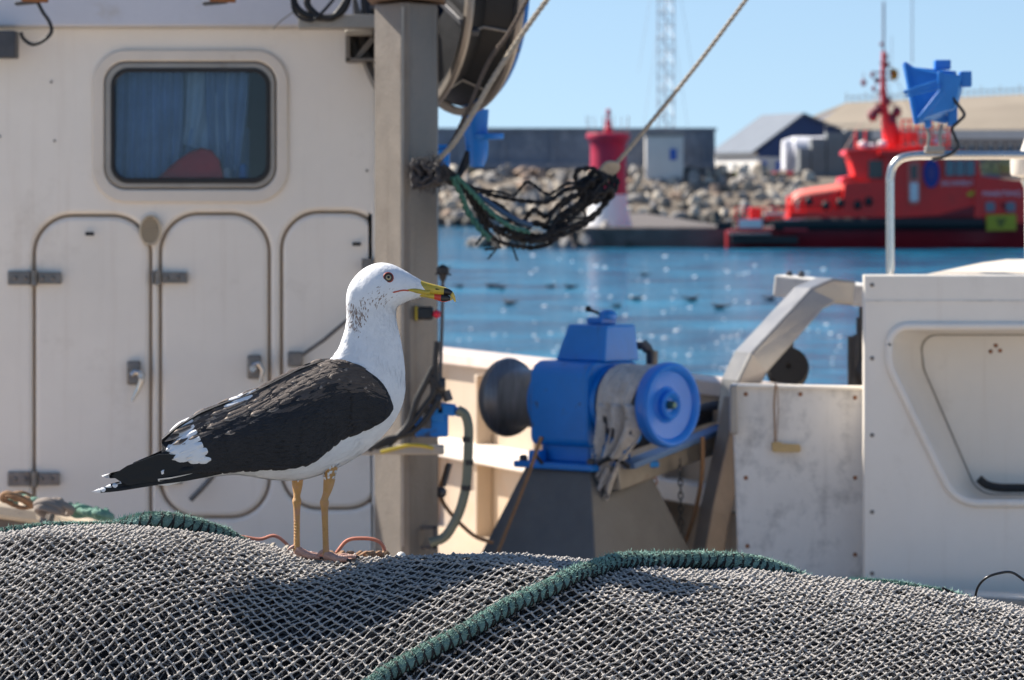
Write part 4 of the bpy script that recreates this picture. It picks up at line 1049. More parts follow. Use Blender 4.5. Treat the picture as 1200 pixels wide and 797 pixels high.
mb = MB(); mb.tube(smooth_path(PP([(560, 228, 13.1), (585, 246, 13.12), (606, 258, 13.15), (622, 264, 13.2)]), 6), .0085, 7); mb.build('blue_strand', mat('blue_rope', (.03, .08, .16), .8), t, smooth=60)
mb = MB()
for k in range(5):
    mb.tube(smooth_path(PP([(505, 203 + k * 2, 12.95), (520, 196 + k * 3, 12.98), (536 - k, 206 + k * 2, 13.05), (548, 190 - k * 3, 13.1)]), 5), .008, 6)
mb.build('end_knot', blackrope, t, smooth=60)

# ------------------------------------------------------------------ net reel (power block) at the top
reel = thing('net_reel', 'large black net reel with steel rims and cross bars above the water, top centre', 'net reel', P(520, 60, 13.6))
DR = 13.6; c = P(540, -20, DR + .06); axis = Vector((-.87, -.46, -.02)).normalized()
Rm = 155 / K * DR
z_ = axis; x_ = z_.cross(Vector((0, 0, 1))).normalized(); y_ = z_.cross(x_)
T = Matrix((( x_.x, y_.x, z_.x, c.x), (x_.y, y_.y, z_.y, c.y), (x_.z, y_.z, z_.z, c.z), (0, 0, 0, 1)))
Wd = 57 / .87 / K * DR
mb = MB(); mb.lathe([(Rm * .93, .01), (Rm * .84, Wd * .5), (Rm * .93, Wd - .01), (Rm * .86, Wd - .012), (Rm * .76, Wd * .5), (Rm * .86, .012), (Rm * .93, .01)], T, 64); mb.build('drum', black, reel)
mb = MB()
for h in (0, Wd): mb.lathe([(Rm * .95, h - .012), (Rm, h - .012), (Rm * 1.01, h), (Rm, h + .012), (Rm * .95, h + .012), (Rm * .95, h - .012)], T, 72)
pieces(mb, 'rim', mat('rim_steel', (.33, .29, .25), .45, .6, var=.2, vs=9), reel)
mb = MB()
for k in range(10):
    a = 2 * PI * (k + .3) / 10
    p0 = T @ Vector((Rm * .95 * math.cos(a), Rm * .95 * math.sin(a), .01)); p1 = T @ Vector((Rm * .85 * math.cos(a), Rm * .85 * math.sin(a), Wd * .5)); p2 = T @ Vector((Rm * .95 * math.cos(a), Rm * .95 * math.sin(a), Wd - .01))
    mb.tube([p0, p1, p2], .0042, 6)
pieces(mb, 'cross_bar', galv, reel)
mb = MB(); mb.lathe([(.02, -.02), (Rm * .3, -.02), (Rm * .3, Wd * .6), (Rm * .72, Wd * .55), (Rm * .78, Wd * .5)], T, 40); mb.build('hub', black, reel)
mb = MB()
for k in range(5):
    a = 2 * PI * (k + .15) / 5; mb.bar(T @ Vector((Rm * .25 * math.cos(a), Rm * .25 * math.sin(a), Wd * .75)), T @ Vector((Rm * .97 * math.cos(a), Rm * .97 * math.sin(a), Wd * .8)), .03, .02)
pieces(mb, 'spoke', darksteel, reel, bev=.003)
# blue guard plate behind + hydraulic motor arm under
mb = MB(); mb.lathe([(.01, -.04), (Rm * .94, -.04), (Rm * .955, -.03), (Rm * .94, -.014), (.01, -.014)], T, 64); mb.build('guard_plate', bluepaint, reel)
mb = MB(); rings = []
for (px, py, hw) in ((556, 128, 17), (557, 150, 14.5), (559, 172, 13.5), (559, 184, 12.5), (559, 196, 8)):
    q = P(px, py, 13.85); h_ = hw / K * 13.85; rings.append([q + Vector((h_ * math.cos(a), h_ * .9 * math.sin(a), 0)) for a in np.linspace(0, 2 * PI, 18, endpoint=False)])
mb.loft(rings); mb.box(P(521, 172, 13.85), (.05, .08, .014)); mb.box(P(518, 186, 13.85), (.05, .1, .06)); mb.lathe([(.05, -.01), (.052, .01)], Matrix.Translation(P(572, 160, 13.84)), 14, cap=True); mb.build('hydraulic_motor', bluepaint, reel, bev=.004)
t_ = MB(); t_.bar(P(512, 22, 13.9), P(534, 22, 13.9), .03, .13); tag(t_.build('splash_guard', white, origin=P(522, 22, 13.9), bev=.004), 'small white panel in front of the reel at the top of the column', 'panel')
t_ = MB(); t_.tube([P(505, -40, 13.7), P(640, -60, 13.9)], .05, 16); t_.build('arm', bluepaint, reel)

# hydraulic valve clump and hoses at the foot of the column
t = thing('hydraulic_valve', 'blue hydraulic valve block with dark hoses on the right side of the column', 'valve', P(510, 490, 12.9))
mb = MB(); mb.box(P(506, 498, 12.95), (.10, .07, .07)); mb.bar(P(512, 478, 12.93), P(534, 481, 12.93), .05, .035); mb.box(P(512, 484, 12.93), (.045, .05, .05)); mb.tube([P(528, 480, 12.93), P(541, 484, 12.93)], .014, 10); mb.build('valve_block', bluepaint, t, bev=.005)
mb = MB()
for (a_, b2, r_) in (((506, 452), (522, 452), .025), ((505, 466), (517, 470), .02), ((514, 440), (514, 468), .012), ((522, 458), (526, 470), .014), ((500, 476), (500, 502), .014)): mb.tube([P(*a_, 12.9), P(*b2, 12.9)], r_, 10)
pieces(mb, 'fitting', darksteel, t)
mb = MB()
for pts in ([(517, 455), (505, 440), (508, 460), (495, 480), (480, 500), (462, 515), (440, 525)], [(513, 470), (500, 490), (485, 505), (466, 512), (450, 516), (432, 528)], [(508, 430), (498, 450), (488, 470), (478, 498), (455, 522)], [(512, 400), (510, 430), (512, 455)]):
    mb.tube(smooth_path(PP(pts, 12.86), 6), .0095, 8)
pieces(mb, 'hose', black, t)
cable('hydraulic_hose', 'yellow-banded hose crossing the column below the breast', 'hose', [(446, 530), (462, 526), (478, 522), (492, 522), (508, 525)], .0055, yellow_m, D=12.84)
hz = cable('hydraulic_hose', 'thick grey-green hose looping down from the blue valve to the column foot', 'hose', [(536, 480), (545, 486), (549, 500), (549, 520), (548, 545), (546, 570), (540, 595), (531, 615), (520, 630), (504, 636)], .0145, mat('hose_grey_green', (.12, .14, .11), .5, var=.2), D=12.9, n=12)
mb = MB()
for (x_, y_) in ((549, 542), (548, 515), (546, 572)): mb.tube([P(x_, y_ - 3, 12.9), P(x_, y_ + 3, 12.9)], .0158, 12)
pieces(mb, 'hose_band', black, hz)
cable('hydraulic_hose', 'thin brown hose hanging behind the grey-green loop', 'hose', [(524, 545), (520, 560), (516, 575), (520, 590), (534, 608), (556, 628), (578, 636)], .0062, brownrope, D=13.3)
mb = MB(); mb.tube(PP([(527, 543), (520, 570)], 13.2), [.009, .007], 8); mb.ball(P(517, 577, 13.2), .018, 2); tag(mb.build('hanging_hook', darksteel, origin=P(520, 560, 13.2)), 'small dark hook hanging between the column and the hose loop', 'hook')

# ------------------------------------------------------------------ the blue winch
DC = 14.2; wc = P(687, 470, DC)
Wm = Matrix.Translation(wc) @ Matrix.Rotation(R(-44.6), 4, 'Z')
winch = thing('net_winch', 'blue hydraulic winch with two dark drums and a round blue end wheel', 'winch', Vector((wc.x, wc.y, 1.62)))
RX = Matrix.Rotation(R(90), 4, 'Y')       # lathe axis Z -> local X
px2m = DC / K
def wmb(): m_ = MB(); m_.M = Wm; return m_
# pedestal
mb = wmb(); rings = []
zt_ = P(0, 548, DC).z - wc.z; zb_ = 1.6 - wc.z
mb.loft([[Vector((-.34, -.30, zb_)), Vector((.34, -.30, zb_)), Vector((.34, .30, zb_)), Vector((-.34, .30, zb_))], [Vector((-.15, -.14, zt_)), Vector((.15, -.14, zt_)), Vector((.15, .14, zt_)), Vector((-.15, .14, zt_))]]); mb.build('pedestal', pedestal_m, winch, smooth=0, bev=.006)
mb = wmb(); mb.box((0, 0, zt_ + .012), (.36, .33, .022)); mb.box((0, 0, zt_ + .06), (.22, .2, .075)); mb.box((-.1, -.13, zt_ + .04), (.05, .04, .04)); mb.build('base_plate', bluepaint, winch, bev=.005)
mb = wmb()
for sx in (-1, 1):
    for sy in (-1, 1): mb.lathe([(.014, 0), (.014, .016), (.008, .02)], Matrix.Translation((sx * .155, sy * .14, zt_ + .023)), 6, cap=True)
pieces(mb, 'bolt', darksteel, winch)
# gearbox
mb = wmb(); g = rpoly([(-.135, -.145, .03), (.135, -.145, .03), (.135, .135, .055), (-.135, .135, .055)], 6)
mb.prism([Vector((-.13, x, y)) for x, y in g], (.26, 0, 0)); mb.build('gearbox', bluepaint, winch, smooth=40, bev=.008, bseg=3)
mb = wmb()
for hx in (-.142, .142): mb.lathe([(.02, -.012), (.125, -.012), (.125, .012), (.02, .012)], Matrix.Translation((hx, 0, 0)) @ RX, 40, cap=True)
pieces(mb, 'flange', bluepaint, winch)
# left drum
mb = wmb(); Rd = 46 * px2m
mb.lathe([(.03, -.385), (Rd * .93, -.385), (Rd * 1.0, -.378), (Rd * 1.03, -.365), (Rd * 1.0, -.352), (Rd * .90, -.345), (Rd * .84, -.33)] + [(Rd * (.74 + .08 * ((h_ + .25) / .1) ** 2 + .006 * math.sin(h_ * 420)), h_) for h_ in np.linspace(-.32, -.17, 36)] + [(Rd * .84, -.163), (Rd * .9, -.157), (.02, -.156)], RX, 64); mb.build('drum', drumsteel, winch)
# right drum
mb = wmb(); mb.lathe([(.02, .156), (Rd * .92, .157), (Rd * .80, .18), (Rd * .73, .22), (Rd * .76, .28), (Rd * .88, .325), (Rd * .96, .345), (.03, .346)], RX, 64); mb.build('drum', drumsteel, winch)
# blue end wheel, dished
mb = wmb(); Rw = 48.5 * px2m
prof = [(.03, .34), (Rw * .9, .34), (Rw * .99, .348), (Rw * 1.02, .365), (Rw * 1.0, .385), (Rw * .94, .393), (Rw * .87, .388), (Rw * .80, .372), (Rw * .62, .362), (Rw * .44, .360), (Rw * .36, .368), (Rw * .33, .385), (Rw * .28, .39), (Rw * .22, .385), (Rw * .16, .375), (.001, .372)]
wheelblue = mat('end_wheel_blue', (.012, .16, .62), .35, var=.08, vs=8, bump=.05)
mb.lathe(prof, RX, 72); ew = mb.build('end_wheel', wheelblue, winch)
mb = wmb(); mb.lathe([(.014, .37), (.014, .392), (.010, .4), (.001, .401)], RX, 8); mb.build('axle_nut', mat('green_grease_nut', (.05, .12, .10), .4, .3), ew)
# control box above
mb = wmb(); zt0 = .135; zt1 = P(0, 380, DC).z - wc.z
mb.loft([[Vector((-.10, -.085, zt0)), Vector((.10, -.085, zt0)), Vector((.10, .085, zt0)), Vector((-.10, .085, zt0))], [Vector((-.078, -.065, zt1)), Vector((.078, -.065, zt1)), Vector((.078, .065, zt1)), Vector((-.078, .065, zt1))]]); 
mb.M = Wm @ Matrix.Translation((.04, .03, 0)); mb.v = []; mb.f = []; mb.m = []
mb.loft([[Vector((-.125, -.09, zt0)), Vector((.10, -.09, zt0)), Vector((.10, .08, zt0)), Vector((-.125, .08, zt0))], [Vector((-.085, -.07, zt1)), Vector((.09, -.07, zt1)), Vector((.09, .07, zt1)), Vector((-.085, .07, zt1))]]); mb.build('control_box', bluepaint, winch, smooth=0, bev=.006)
mb = wmb(); mb.M = Wm @ Matrix.Translation((.04, .03, 0)); mb.box((0, 0, zt1 + .012), (.07, .07, .022)); mb.lathe([(.03, 0), (.03, .02), (.015, .03)], Matrix.Translation((.03, 0, zt1 + .018)), 16, cap=True); mb.build('valve_cap', bluepaint, winch, bev=.004)
mb = MB(); mb.tube(PP([(716, 371), (704, 368), (692, 363.5)], DC), [.006, .005, .005], 8); mb.ball(P(689.5, 362, DC), .011, 2); mb.tube(PP([(706, 372), (720, 370)], DC), .010, 8); mb.build('lever', black, winch)
# pipe on right
mb = MB(); mb.tube(smooth_path(PP([(738, 408), (748, 405), (757, 407), (763, 414), (764, 425), (764, 440)], DC + .12), 5), .014, 10); mb.tube(PP([(764, 411), (764, 432)], DC + .12), .020, 12); mb.tube(PP([(752, 402), (760, 410)], DC + .1), .018, 10); mb.build('pipe', darksteel, winch)
mb = MB()
mb.tube(smooth_path(PP([(636, 512), (632, 520), (628, 532), (636, 544)], 13.95), 5), .006, 7)
mb.tube(smooth_path(PP([(700, 545), (712, 538), (726, 540), (738, 548)], 13.95), 5), .008, 7); pieces(mb, 'hose', black, winch)
# draped rag of old netting
mb = MB(); NX, NY = 44, 90; vs = []; fs = []
xa = Wm.to_3x3() @ Vector((1, 0, 0)); nf = Wm.to_3x3() @ Vector((0, -1, 0)); zz_ = Vector((0, 0, 1))
for j in range(NY + 1):
    s_ = j / NY; 
    for i in range(NX + 1):
        u = i / NX
        if s_ < .45:
            a = R(115) * (1 - s_ / .45) ; rr = Rd * (.93 + .035 * math.sin(u * 21 + s_ * 6) + .03 * noise.noise((u * 4, s_ * 4, 0)))
            yy = rr * math.cos(a) ; zc = rr * math.sin(a)
            w0 = .17 + u * (.16 + .02 * math.sin(s_ * 9))
        else:
            d = (s_ - .45) / .55
            rr = Rd * (.93 + .035 * math.sin(u * 21 + s_ * 6) + .03 * noise.noise((u * 4, s_ * 4, 0)))
            yy = rr + .02 * math.sin(u * 17 + d * 3) * (1 - .3 * d) - .02 * d; zc = -.345 * d * (1 - .16 * abs(u - .25) + .10 * noise.noise((u * 5, 7, 0)))
            w0 = (.17 + .02 * d - .13 * d * d) + u * (.175 - .055 * d + .02 * math.sin(d * 7))
        vs.append(wc + xa * w0 + nf * yy + zz_ * zc + Vector((0, 0, .004 * noise.noise((u * 30, s_ * 30, 1)))))
for j in range(NY):
    for i in range(NX):
        if j > 45 and noise.noise((i * .35, j * .12, 5)) > .27: continue
        if j > 84 and noise.noise((i * .5, j * .2, 9)) > .05: continue
        a = j * (NX + 1) + i; fs.append((a, a + 1, a + NX + 2, a + NX + 1))
mb.add(vs, fs)
o = tag(mb.build('netting_rag', ragmat, origin=wc + xa * .25, smooth=80), 'grey rag of old netting draped over the right winch drum', 'netting')
so = o.modifiers.new('thick', 'SOLIDIFY'); so.thickness = .004

# deck beam running to the right from the winch, and things hanging on it
bm_ = thing('deck_beam', 'diagonal steel channel beam running from the winch up to the white panel', 'beam', P(790, 540, 14.4))
mb = MB(); mb.bar(P(715, 562, 14.0), P(872, 503, 14.8), .07, .075); mb.build('channel', galv, bm_, bev=.005)
mb = MB(); mb.bar(P(735, 546, 14.0), P(870, 492, 14.8), .06, .02); mb.build('blue_strip', mat('faded_blue_paint', (.12, .22, .42), .5), bm_, bev=.004)
mb = MB(); mb.bar(P(700, 532, 14.6), P(872, 470, 15.0), .05, .05); mb.tube(smooth_path(PP([(800, 488, 14.7), (826, 478, 14.7), (850, 474, 14.7), (872, 476, 14.8)]), 6), .017, 10)
pieces(mb, 'upper_rail', darksteel, bm_, bev=.004)
def chain(lab, pts, D, step=.020):
    c = smooth_path(PP(pts, D), 30); L = [0]
    for i in range(1, len(c)): L.append(L[-1] + (c[i] - c[i - 1]).length)
    n = int(L[-1] / step); arr = np.array([tuple(q) for q in c]); xs_ = np.linspace(0, L[-1], n)
    q = [Vector(v) for v in np.stack([np.interp(xs_, L, arr[:, i]) for i in range(3)], 1)]
    mb = MB()
    for i in range(n - 1):
        t_ = (q[i + 1] - q[i]).normalized(); u = t_.cross(Vector((0, 1, 0))).normalized() if i % 2 else Vector((0, 1, 0)); m = (q[i] + q[i + 1]) / 2
        pp = [m + t_ * (step * .68 * math.cos(a)) + u * (step * .36 * math.sin(a)) for a in np.linspace(0, 2 * PI, 10)]
        mb.tube(pp, .0028, 5, cap=False)
    return tag(mb.build('chain', rust if 'left' in lab else darksteel, origin=q[0]), lab, 'chain')
chain('rusty chain hanging slack from the beam, left of the straight one', [(765, 552), (772, 585), (784, 615), (797, 640), (800, 655)], 14.2)
chain('dark chain hanging straight down from the diagonal beam', [(797, 538), (798, 600), (799, 655)], 14.25)
cable('hydraulic_hose', 'brown hose curving down from the beam beside the straight chain', 'hose', [(823, 512), (823, 545), (820, 575), (813, 605), (803, 635), (797, 655)], .0075, brownrope, D=14.35)
cable('hydraulic_hose', 'orange-brown line along the left edge of the winch pedestal', 'hose', [(634, 512), (622, 548), (608, 585), (592, 625), (580, 655)], .006, brownrope, D=13.9)

# ------------------------------------------------------------------ right side: locker, low panel, gantry, rail
gantry_w = mat('gantry_paint', (.30, .29, .28), .36, .6, var=.1, vs=6, bump=.1, bs=30, dirt=(.25, .2, .16), ds=9, dthr=.6, damt=.6)
gan = thing('steel_gantry', 'pale bent box-section gantry arm behind the low white panel', 'gantry', P(880, 650, 14.6))
def arm_box(path, w, h):
    """box section along a path in the picture plane, depth w"""
    mb = MB(); rings = []
    pts = [P(x, y, D) for x, y, D in path]
    for i, q in enumerate(pts):
        t_ = (pts[min(i + 1, len(pts) - 1)] - pts[max(i - 1, 0)]).normalized()
        wv = Vector((.30, -.95, 0)).normalized(); u = t_.cross(wv).normalized()
        if i not in (0, len(pts) - 1):
            t0 = (pts[i] - pts[i - 1]).normalized(); t1 = (pts[i + 1] - pts[i]).normalized(); sc_ = 1 / max(.5, math.cos(t0.angle(t1) / 2))
        else: sc_ = 1
        rings.append([q + wv * (a * w / 2) + u * (b * h / 2 * sc_) for a, b in ((-1, -1), (1, -1), (1, 1), (-1, 1))])
    mb.loft(rings); return mb
arm_box([(862, 500, 14.5), (868, 448, 14.5), (880, 424, 14.5), (948, 349, 14.75), (968, 340, 14.8), (992, 343, 14.85)], .16, .085).build('arm', gantry_w, gan, smooth=0, bev=.008)
mb = MB(); mb.bar(P(914, 334, 15.15), P(1100, 356, 14.95), .16, .075); mb.build('top_beam', whitepanel, gan, smooth=0, bev=.006)
mb = MB()
for x_ in (925, 939): mb.lathe([(.012, 0), (.012, .02), (.007, .03)], Matrix.Translation(P(x_, 327.5, 15.12)), 8, cap=True)
pieces(mb, 'bolt', darksteel, gan)
mb = MB(); mb.bar(P(921, 360, 15.0), P(921, 458, 15.0), .05, .06, up=(0, 1, 0)); mb.bar(P(914, 392, 15.0), P(914, 460, 15.0), .03, .03, up=(0, 1, 0)); pieces(mb, 'rear_leg', darksteel, gan, bev=.005)
mb = MB(); mb.lathe([(.01, -.03), (.07, -.03), (.075, -.015), (.06, 0), (.075, .015), (.07, .03), (.01, .03)], Matrix.Translation(P(923, 432, 14.96)) @ Matrix.Rotation(R(70), 4, 'X'), 32); mb.build('sheave', black, gan)
mb = MB(); mb.bar(P(997, 394, 15.0), P(997, 458, 15.0), .022, .02, up=(0, 1, 0)); mb.bar(P(1003.5, 392, 14.98), P(1003.5, 458, 14.98), .02, .02, up=(0, 1, 0)); mb.tube(PP([(1008, 372), (1008, 395)], 15), .014, 10); mb.bar(P(1010, 360, 15.02), P(1010, 458, 15.02), .02, .02, up=(0, 1, 0)); mb.ball(P(1011, 438, 14.98), .03, 2, (1, .8, 1.6)); pieces(mb, 'hydraulic_ram', darksteel, gan, bev=.003)
arm_box([(866, 468, 14.45), (856, 520, 14.4), (838, 600, 14.3), (826, 668, 14.25)], .12, .07).build('leg', mat('brown_grey_leg', (.24, .19, .15), .6, .2, var=.2, vs=8), gan, smooth=0, bev=.006)
arm_box([(851, 500, 14.9), (838, 560, 14.9), (826, 640, 14.9)], .05, .06).build('leg', cream, gan, smooth=0, bev=.006)

lp = thing('low_white_panel', 'low scuffed white panel with a hanging wooden tag left of the tall locker', 'panel', P(938, 690, 13.45))
mb = MB(); mb.plate([(860, 452), (1013, 455), (1013, 740), (868, 740), (860, 510)], [], 13.45, .05, .006); mb.build('board', whitepanel, lp, smooth=40)
mb = MB(); mb.bar(P(859, 452, 13.45) + Vector((0, .02, 0)), P(1012, 455, 13.45) + Vector((0, .02, 0)), .075, .010); mb.build('top_edge', white, lp, bev=.002)
mb = MB(); mb.bar(P(859.5, 451, 13.44), P(859.5, 508, 13.44), .022, .07, up=(0, 1, 0)); mb.build('end_post', galv, lp, bev=.004)
tg = thing('wooden_tag', 'small wooden tag hanging on a string on the low white panel', 'tag', P(920, 525, 13.43))
mb = MB(); mb.plate(rpoly([(904, 518, 2), (914, 518, 2), (918, 520, 1), (938, 521, 3), (939, 530, 3), (905, 530, 3)]), [], 13.425, .012, .002); mb.build('plate', wood, tg)
mb = MB(); mb.tube(PP([(909, 450), (907, 475), (908, 500), (908, 520)], 13.43), .0028, 6); mb.tube(PP([(911, 452), (912, 480), (910, 518)], 13.432), .0015, 5); mb.build('string', brownrope, tg)

# tall locker with the recessed opening
lk = thing('white_locker', 'tall white locker with a slanted recessed opening at the right edge', 'locker', P(1150, 700, 13.3))
DL = 13.3
open_ = rpoly([(1044, 384, 52), (1420, 384, 40), (1420, 588, 40), (1122, 588, 42), (1044, 428, 40)], 12)
mb = MB(); mb.plate([(1012, 322), (1500, 322), (1500, 742), (1012, 742)], [open_], DL, .045, .008); mb.build('front', white, lk, smooth=50)
rim_o = rpoly([(1037, 378, 58), (1426, 378, 46), (1426, 594, 46), (1117, 594, 48), (1037, 429, 46)], 12)
mb = MB(); 
def ringpath(lp_, D): return [P(x, y, D) for x, y in lp_]
rp = ringpath(rpoly([(1042, 382.5, 54), (1422, 382.5, 42), (1422, 590, 42), (1120, 590, 44), (1042, 428.5, 42)], 12), DL - .004)
mb.tube(rp + [rp[0], rp[1]], .0135, 10, cap=False); mb.build('opening_rim', white, lk, smooth=60)
# recess walls
mb = MB(); r0 = ringpath(open_, DL + .02); back_ = rpoly([(1078, 392, 44), (1425, 392, 36), (1425, 580, 36), (1146, 580, 30), (1082, 432, 30)], 12)
r1 = ringpath(back_, DL + .25)
n_ = len(r0); mb.add(r0 + r1, [(k, (k + 1) % n_, n_ + (k + 1) % n_, n_ + k) for k in range(n_)]); mb.build('recess_side', white, lk, smooth=60)
mb = MB(); mb.add(r1, [tuple(range(n_))]); mb.build('recess_back', white, lk, smooth=0)
mb = MB(); mb.tube([q - Vector((0, .004, 0)) for q in r1] + [r1[0]], .0035, 6); mb.build('sealant', mat('sealant_grey', (.34, .30, .25), .7), lk)
mb = MB()
xl, xr = P(1012, 0, DL).x, P(1500, 0, DL).x; zt = P(0, 322, DL).z
k9 = (DL + 1.4) / (DL + .045); mb.prism([Vector((xl + .008, DL + .045, 1.6)), Vector((xl * k9 + .02, DL + 1.4, 1.6)), Vector((xl * k9 + .02, DL + 1.4, zt - .17)), Vector((xl + .008, DL + .045, zt - .006))], (.05, 0, 0)); mb.prism([Vector((xl + .06, DL + .045, zt - .008)), Vector((xr - .06, DL + .045, zt - .008)), Vector((xr - .06, DL + 1.4, zt - .175)), Vector((xl * k9 + .08, DL + 1.4, zt - .175))], (0, 0, -.04)); mb.box((xr - .03, DL + .75, (1.6 + zt) / 2 - .004), (.05, 1.4, zt - 1.62)); mb.build('side', white, lk, smooth=0, bev=.006)
mb = MB(); # sloping lid on top
mb.loft([[P(1085, 321.5, DL + .04), P(1500, 321.5, DL + .04), P(1500, 318, DL + .05), P(1095, 319.5, DL + .05)], [P(1140, 312, DL + .75), P(1500, 306, DL + .75), P(1500, 301, DL + .75), P(1150, 308, DL + .75)], [P(1170, 316, DL + 1.3), P(1500, 312, DL + 1.3), P(1500, 300, DL + 1.3), P(1180, 304, DL + 1.3)]][::-1]); mb.build('lid', mat('cream_lid', (.72, .62, .5), .5, var=.06), lk, smooth=0, bev=.004)
mb = MB()
for (x_, y_) in ((1161, 412), (1167, 405), (1172, 411)): mb.ball(P(x_, y_, DL + .246), .0065, 2, (1, .4, 1))
pieces(mb, 'rusty_bolt', rust, lk)
mb = MB(); q0, q1 = P(1005, 689, DL - .03), P(1500, 716, DL - .03)
mb.bar(P(1005, 700, 13.15), P(1500, 728, 13.0), .12, .055); mb.build('sill_rail', galv, lk, bev=.006)
mb = MB(); mb.bar(P(1005, 691, 13.17), P(1500, 712, 13.02), .13, .012); mb.build('sill_cap', white, lk, bev=.003)
mb = MB(); 
for x_ in (1095, 1176): mb.lathe([(.010, 0), (.010, .014), (.006, .018)], Matrix.Translation(P(x_, 702 + (x_ - 1095) * .055, 13.07)) @ Matrix.Rotation(R(90), 4, 'X'), 10, cap=True)
pieces(mb, 'rail_bolt', rust, lk)
sp_ = smooth_path(PP([(1147, 561), (1156, 568), (1170, 571.5), (1190, 572), (1230, 572)], DL + .14), 5); mb = MB(); mb.tube(sp_, .014, 10); tag(mb.build('rubber_strip', black, origin=sp_[0]), 'black rubber strip lying in the bottom of the locker opening', 'rubber strip')

for (x_, y_) in ((1022, 334), (1022, 420), (1022, 510), (1022, 600), (1022, 672)):
    mb = MB(); mb.lathe([(.007, 0), (.006, .003), (.001, .0045)], Matrix.Translation(P(x_, y_, DL)) @ Matrix.Rotation(R(90), 4, 'X'), 10); mb.build('screw', hinge_m, lk)
for (x_, y_) in ((874, 462), (874, 560), (876, 640), (1002, 466), (1002, 560), (1002, 650), (938, 462)):
    mb = MB(); mb.lathe([(.007, 0), (.006, .003), (.001, .0045)], Matrix.Translation(P(x_, y_, 13.45)) @ Matrix.Rotation(R(90), 4, 'X'), 10); mb.build('screw', rust, lp)
mb = MB(); mb.plate([(1012.5, 352), (1500, 352), (1500, 353.2), (1012.5, 353.2)], [], DL - .003, .003); mb.build('panel_seam', whitepanel, lk, smooth=0)
# bent tube handrail on the locker
mb = MB(); mb.tube(smooth_path(PP([(1043, 326), (1043, 260), (1043, 215)], 13.5), 4) + smooth_path(PP([(1043, 208), (1046, 196), (1054, 187), (1066, 183), (1080, 182)], 13.5), 6) + smooth_path(PP([(1090, 182), (1200, 182), (1300, 183)], 13.5), 3), .0135, 16)
hr = tag(mb.build('handrail', steel, origin=P(1043, 322, 13.5), smooth=60), 'bent stainless tube handrail rising from the locker and running right', 'handrail')
# white post lamp at the right edge
t = thing('deck_lamp', 'white conical lamp on a post at the right edge of the picture', 'lamp', P(1201, 304, 13.7))
mb = MB(); c = P(1206, 0, 13.7); z_of = lambda py: P(0, py, 13.7).z
T = Matrix.Translation((c.x, 13.7, 0))
mb.lathe([(.004, z_of(150)), (.012, z_of(160)), (.032, z_of(182)), (.034, z_of(184))], T, 28); mb.lathe([(.058, z_of(183)), (.060, z_of(181)), (.060, z_of(203)), (.056, z_of(206)), (.02, z_of(208))], T, 32, cap=True); mb.build('lamp_head', white, t)
mb = MB(); mb.lathe([(.024, z_of(207)), (.028, z_of(212)), (.015, z_of(222)), (.013, z_of(306))], T, 20, cap=True); mb.build('post', whitepanel, t)

# blue flood light on the rail, seen from its side and back
fl = thing('flood_light', 'blue tapered flood light tilted on the stainless handrail', 'lamp', P(1085, 180, 13.5))
DF = 13.5
def q_(x, y, o=0): return P(x, y, DF + o)
mb = MB()
# front frame (left) is a big rectangle seen nearly edge-on; body tapers to the right
F = [q_(1061, 76, -.10), q_(1074, 143, -.16), q_(1082, 141, .16), q_(1068, 80, .20)]
Mid = [q_(1104, 86, -.12), q_(1092, 136, -.14), q_(1112, 138, .12), q_(1120, 88, .14)]
Bk = [q_(1127, 88, -.06), q_(1118, 128, -.08), q_(1122, 128, .07), q_(1130, 92, .08)]
mb.loft([F, Mid, Bk]); bd = mb.build('housing', bluelamp, fl, smooth=0, bev=.006)
mb = MB(); mb.tube([F[0], F[1], F[2], F[3], F[0]], .010, 6); mb.build('front_frame', bluelamp, fl, bev=.002)
mb = MB(); mb.add([f + Vector((-.004, 0, 0)) for f in F], [(0, 1, 2, 3)]); mb.build('lens', darkglass, fl, smooth=0)
mb = MB()
for (a, b2) in (((1061, 107), (1098, 95)), ((1061, 110), (1101, 99)), ((1062, 113), (1104, 103))): mb.bar(q_(*a, -.19), q_(*b2, -.17), .012, .006)
pieces(mb, 'cooling_fin', bluelamp, fl, bev=.001)
mb = MB(); mb.bar(q_(1102, 84, -.155), q_(1104, 110, -.16), .02, .012, up=(0, 1, 0)); mb.bar(q_(1078, 140, -.165), q_(1104, 107, -.16), .02, .012, up=(0, 1, 0)); mb.ball(q_(1061, 107, -.19), .006, 2)
mb.box(q_(1104, 76, -.02), (.05, .06, .03)); mb.bar(q_(1068, 81, -.05), q_(1120, 86, -.05), .05, .012)
mb.box(q_(1131, 93, 0), (.035, .07, .05)); mb.box(q_(1136, 96, 0), (.012, .04, .028)); pieces(mb, 'rib', bluelamp, fl, bev=.003)
mb = MB(); mb.bar(q_(1085, 133, -.05), q_(1088, 150, -.05), .02, .03, up=(0, 1, 0)); mb.bar(q_(1116, 126, 0), q_(1116, 148, 0), .03, .03, up=(0, 1, 0)); mb.bar(q_(1100, 134, .04), q_(1098, 143, .04), .06, .04, up=(0, 1, 0)); pieces(mb, 'foot', bluelamp, fl, bev=.004)
mb = MB(); mb.tube(PP([(1086, 148), (1089, 160), (1087, 174), (1088, 181)], DF), .007, 8); mb.tube(PP([(1104, 146), (1101, 160), (1103, 178)], DF + .02), .006, 8); mb.box(q_(1095, 175), (.06, .05, .02)); pieces(mb, 'mounting', galv, fl, bev=.002)
cable('cable', 'dark cable hanging from the blue flood light to the handrail', 'cable', [(1114, 112), (1122, 122), (1130, 134), (1124, 142), (1116, 150), (1119, 160), (1123, 170), (1118, 178), (1106, 184), (1092, 187)], .0052, blackgloss, D=13.42)

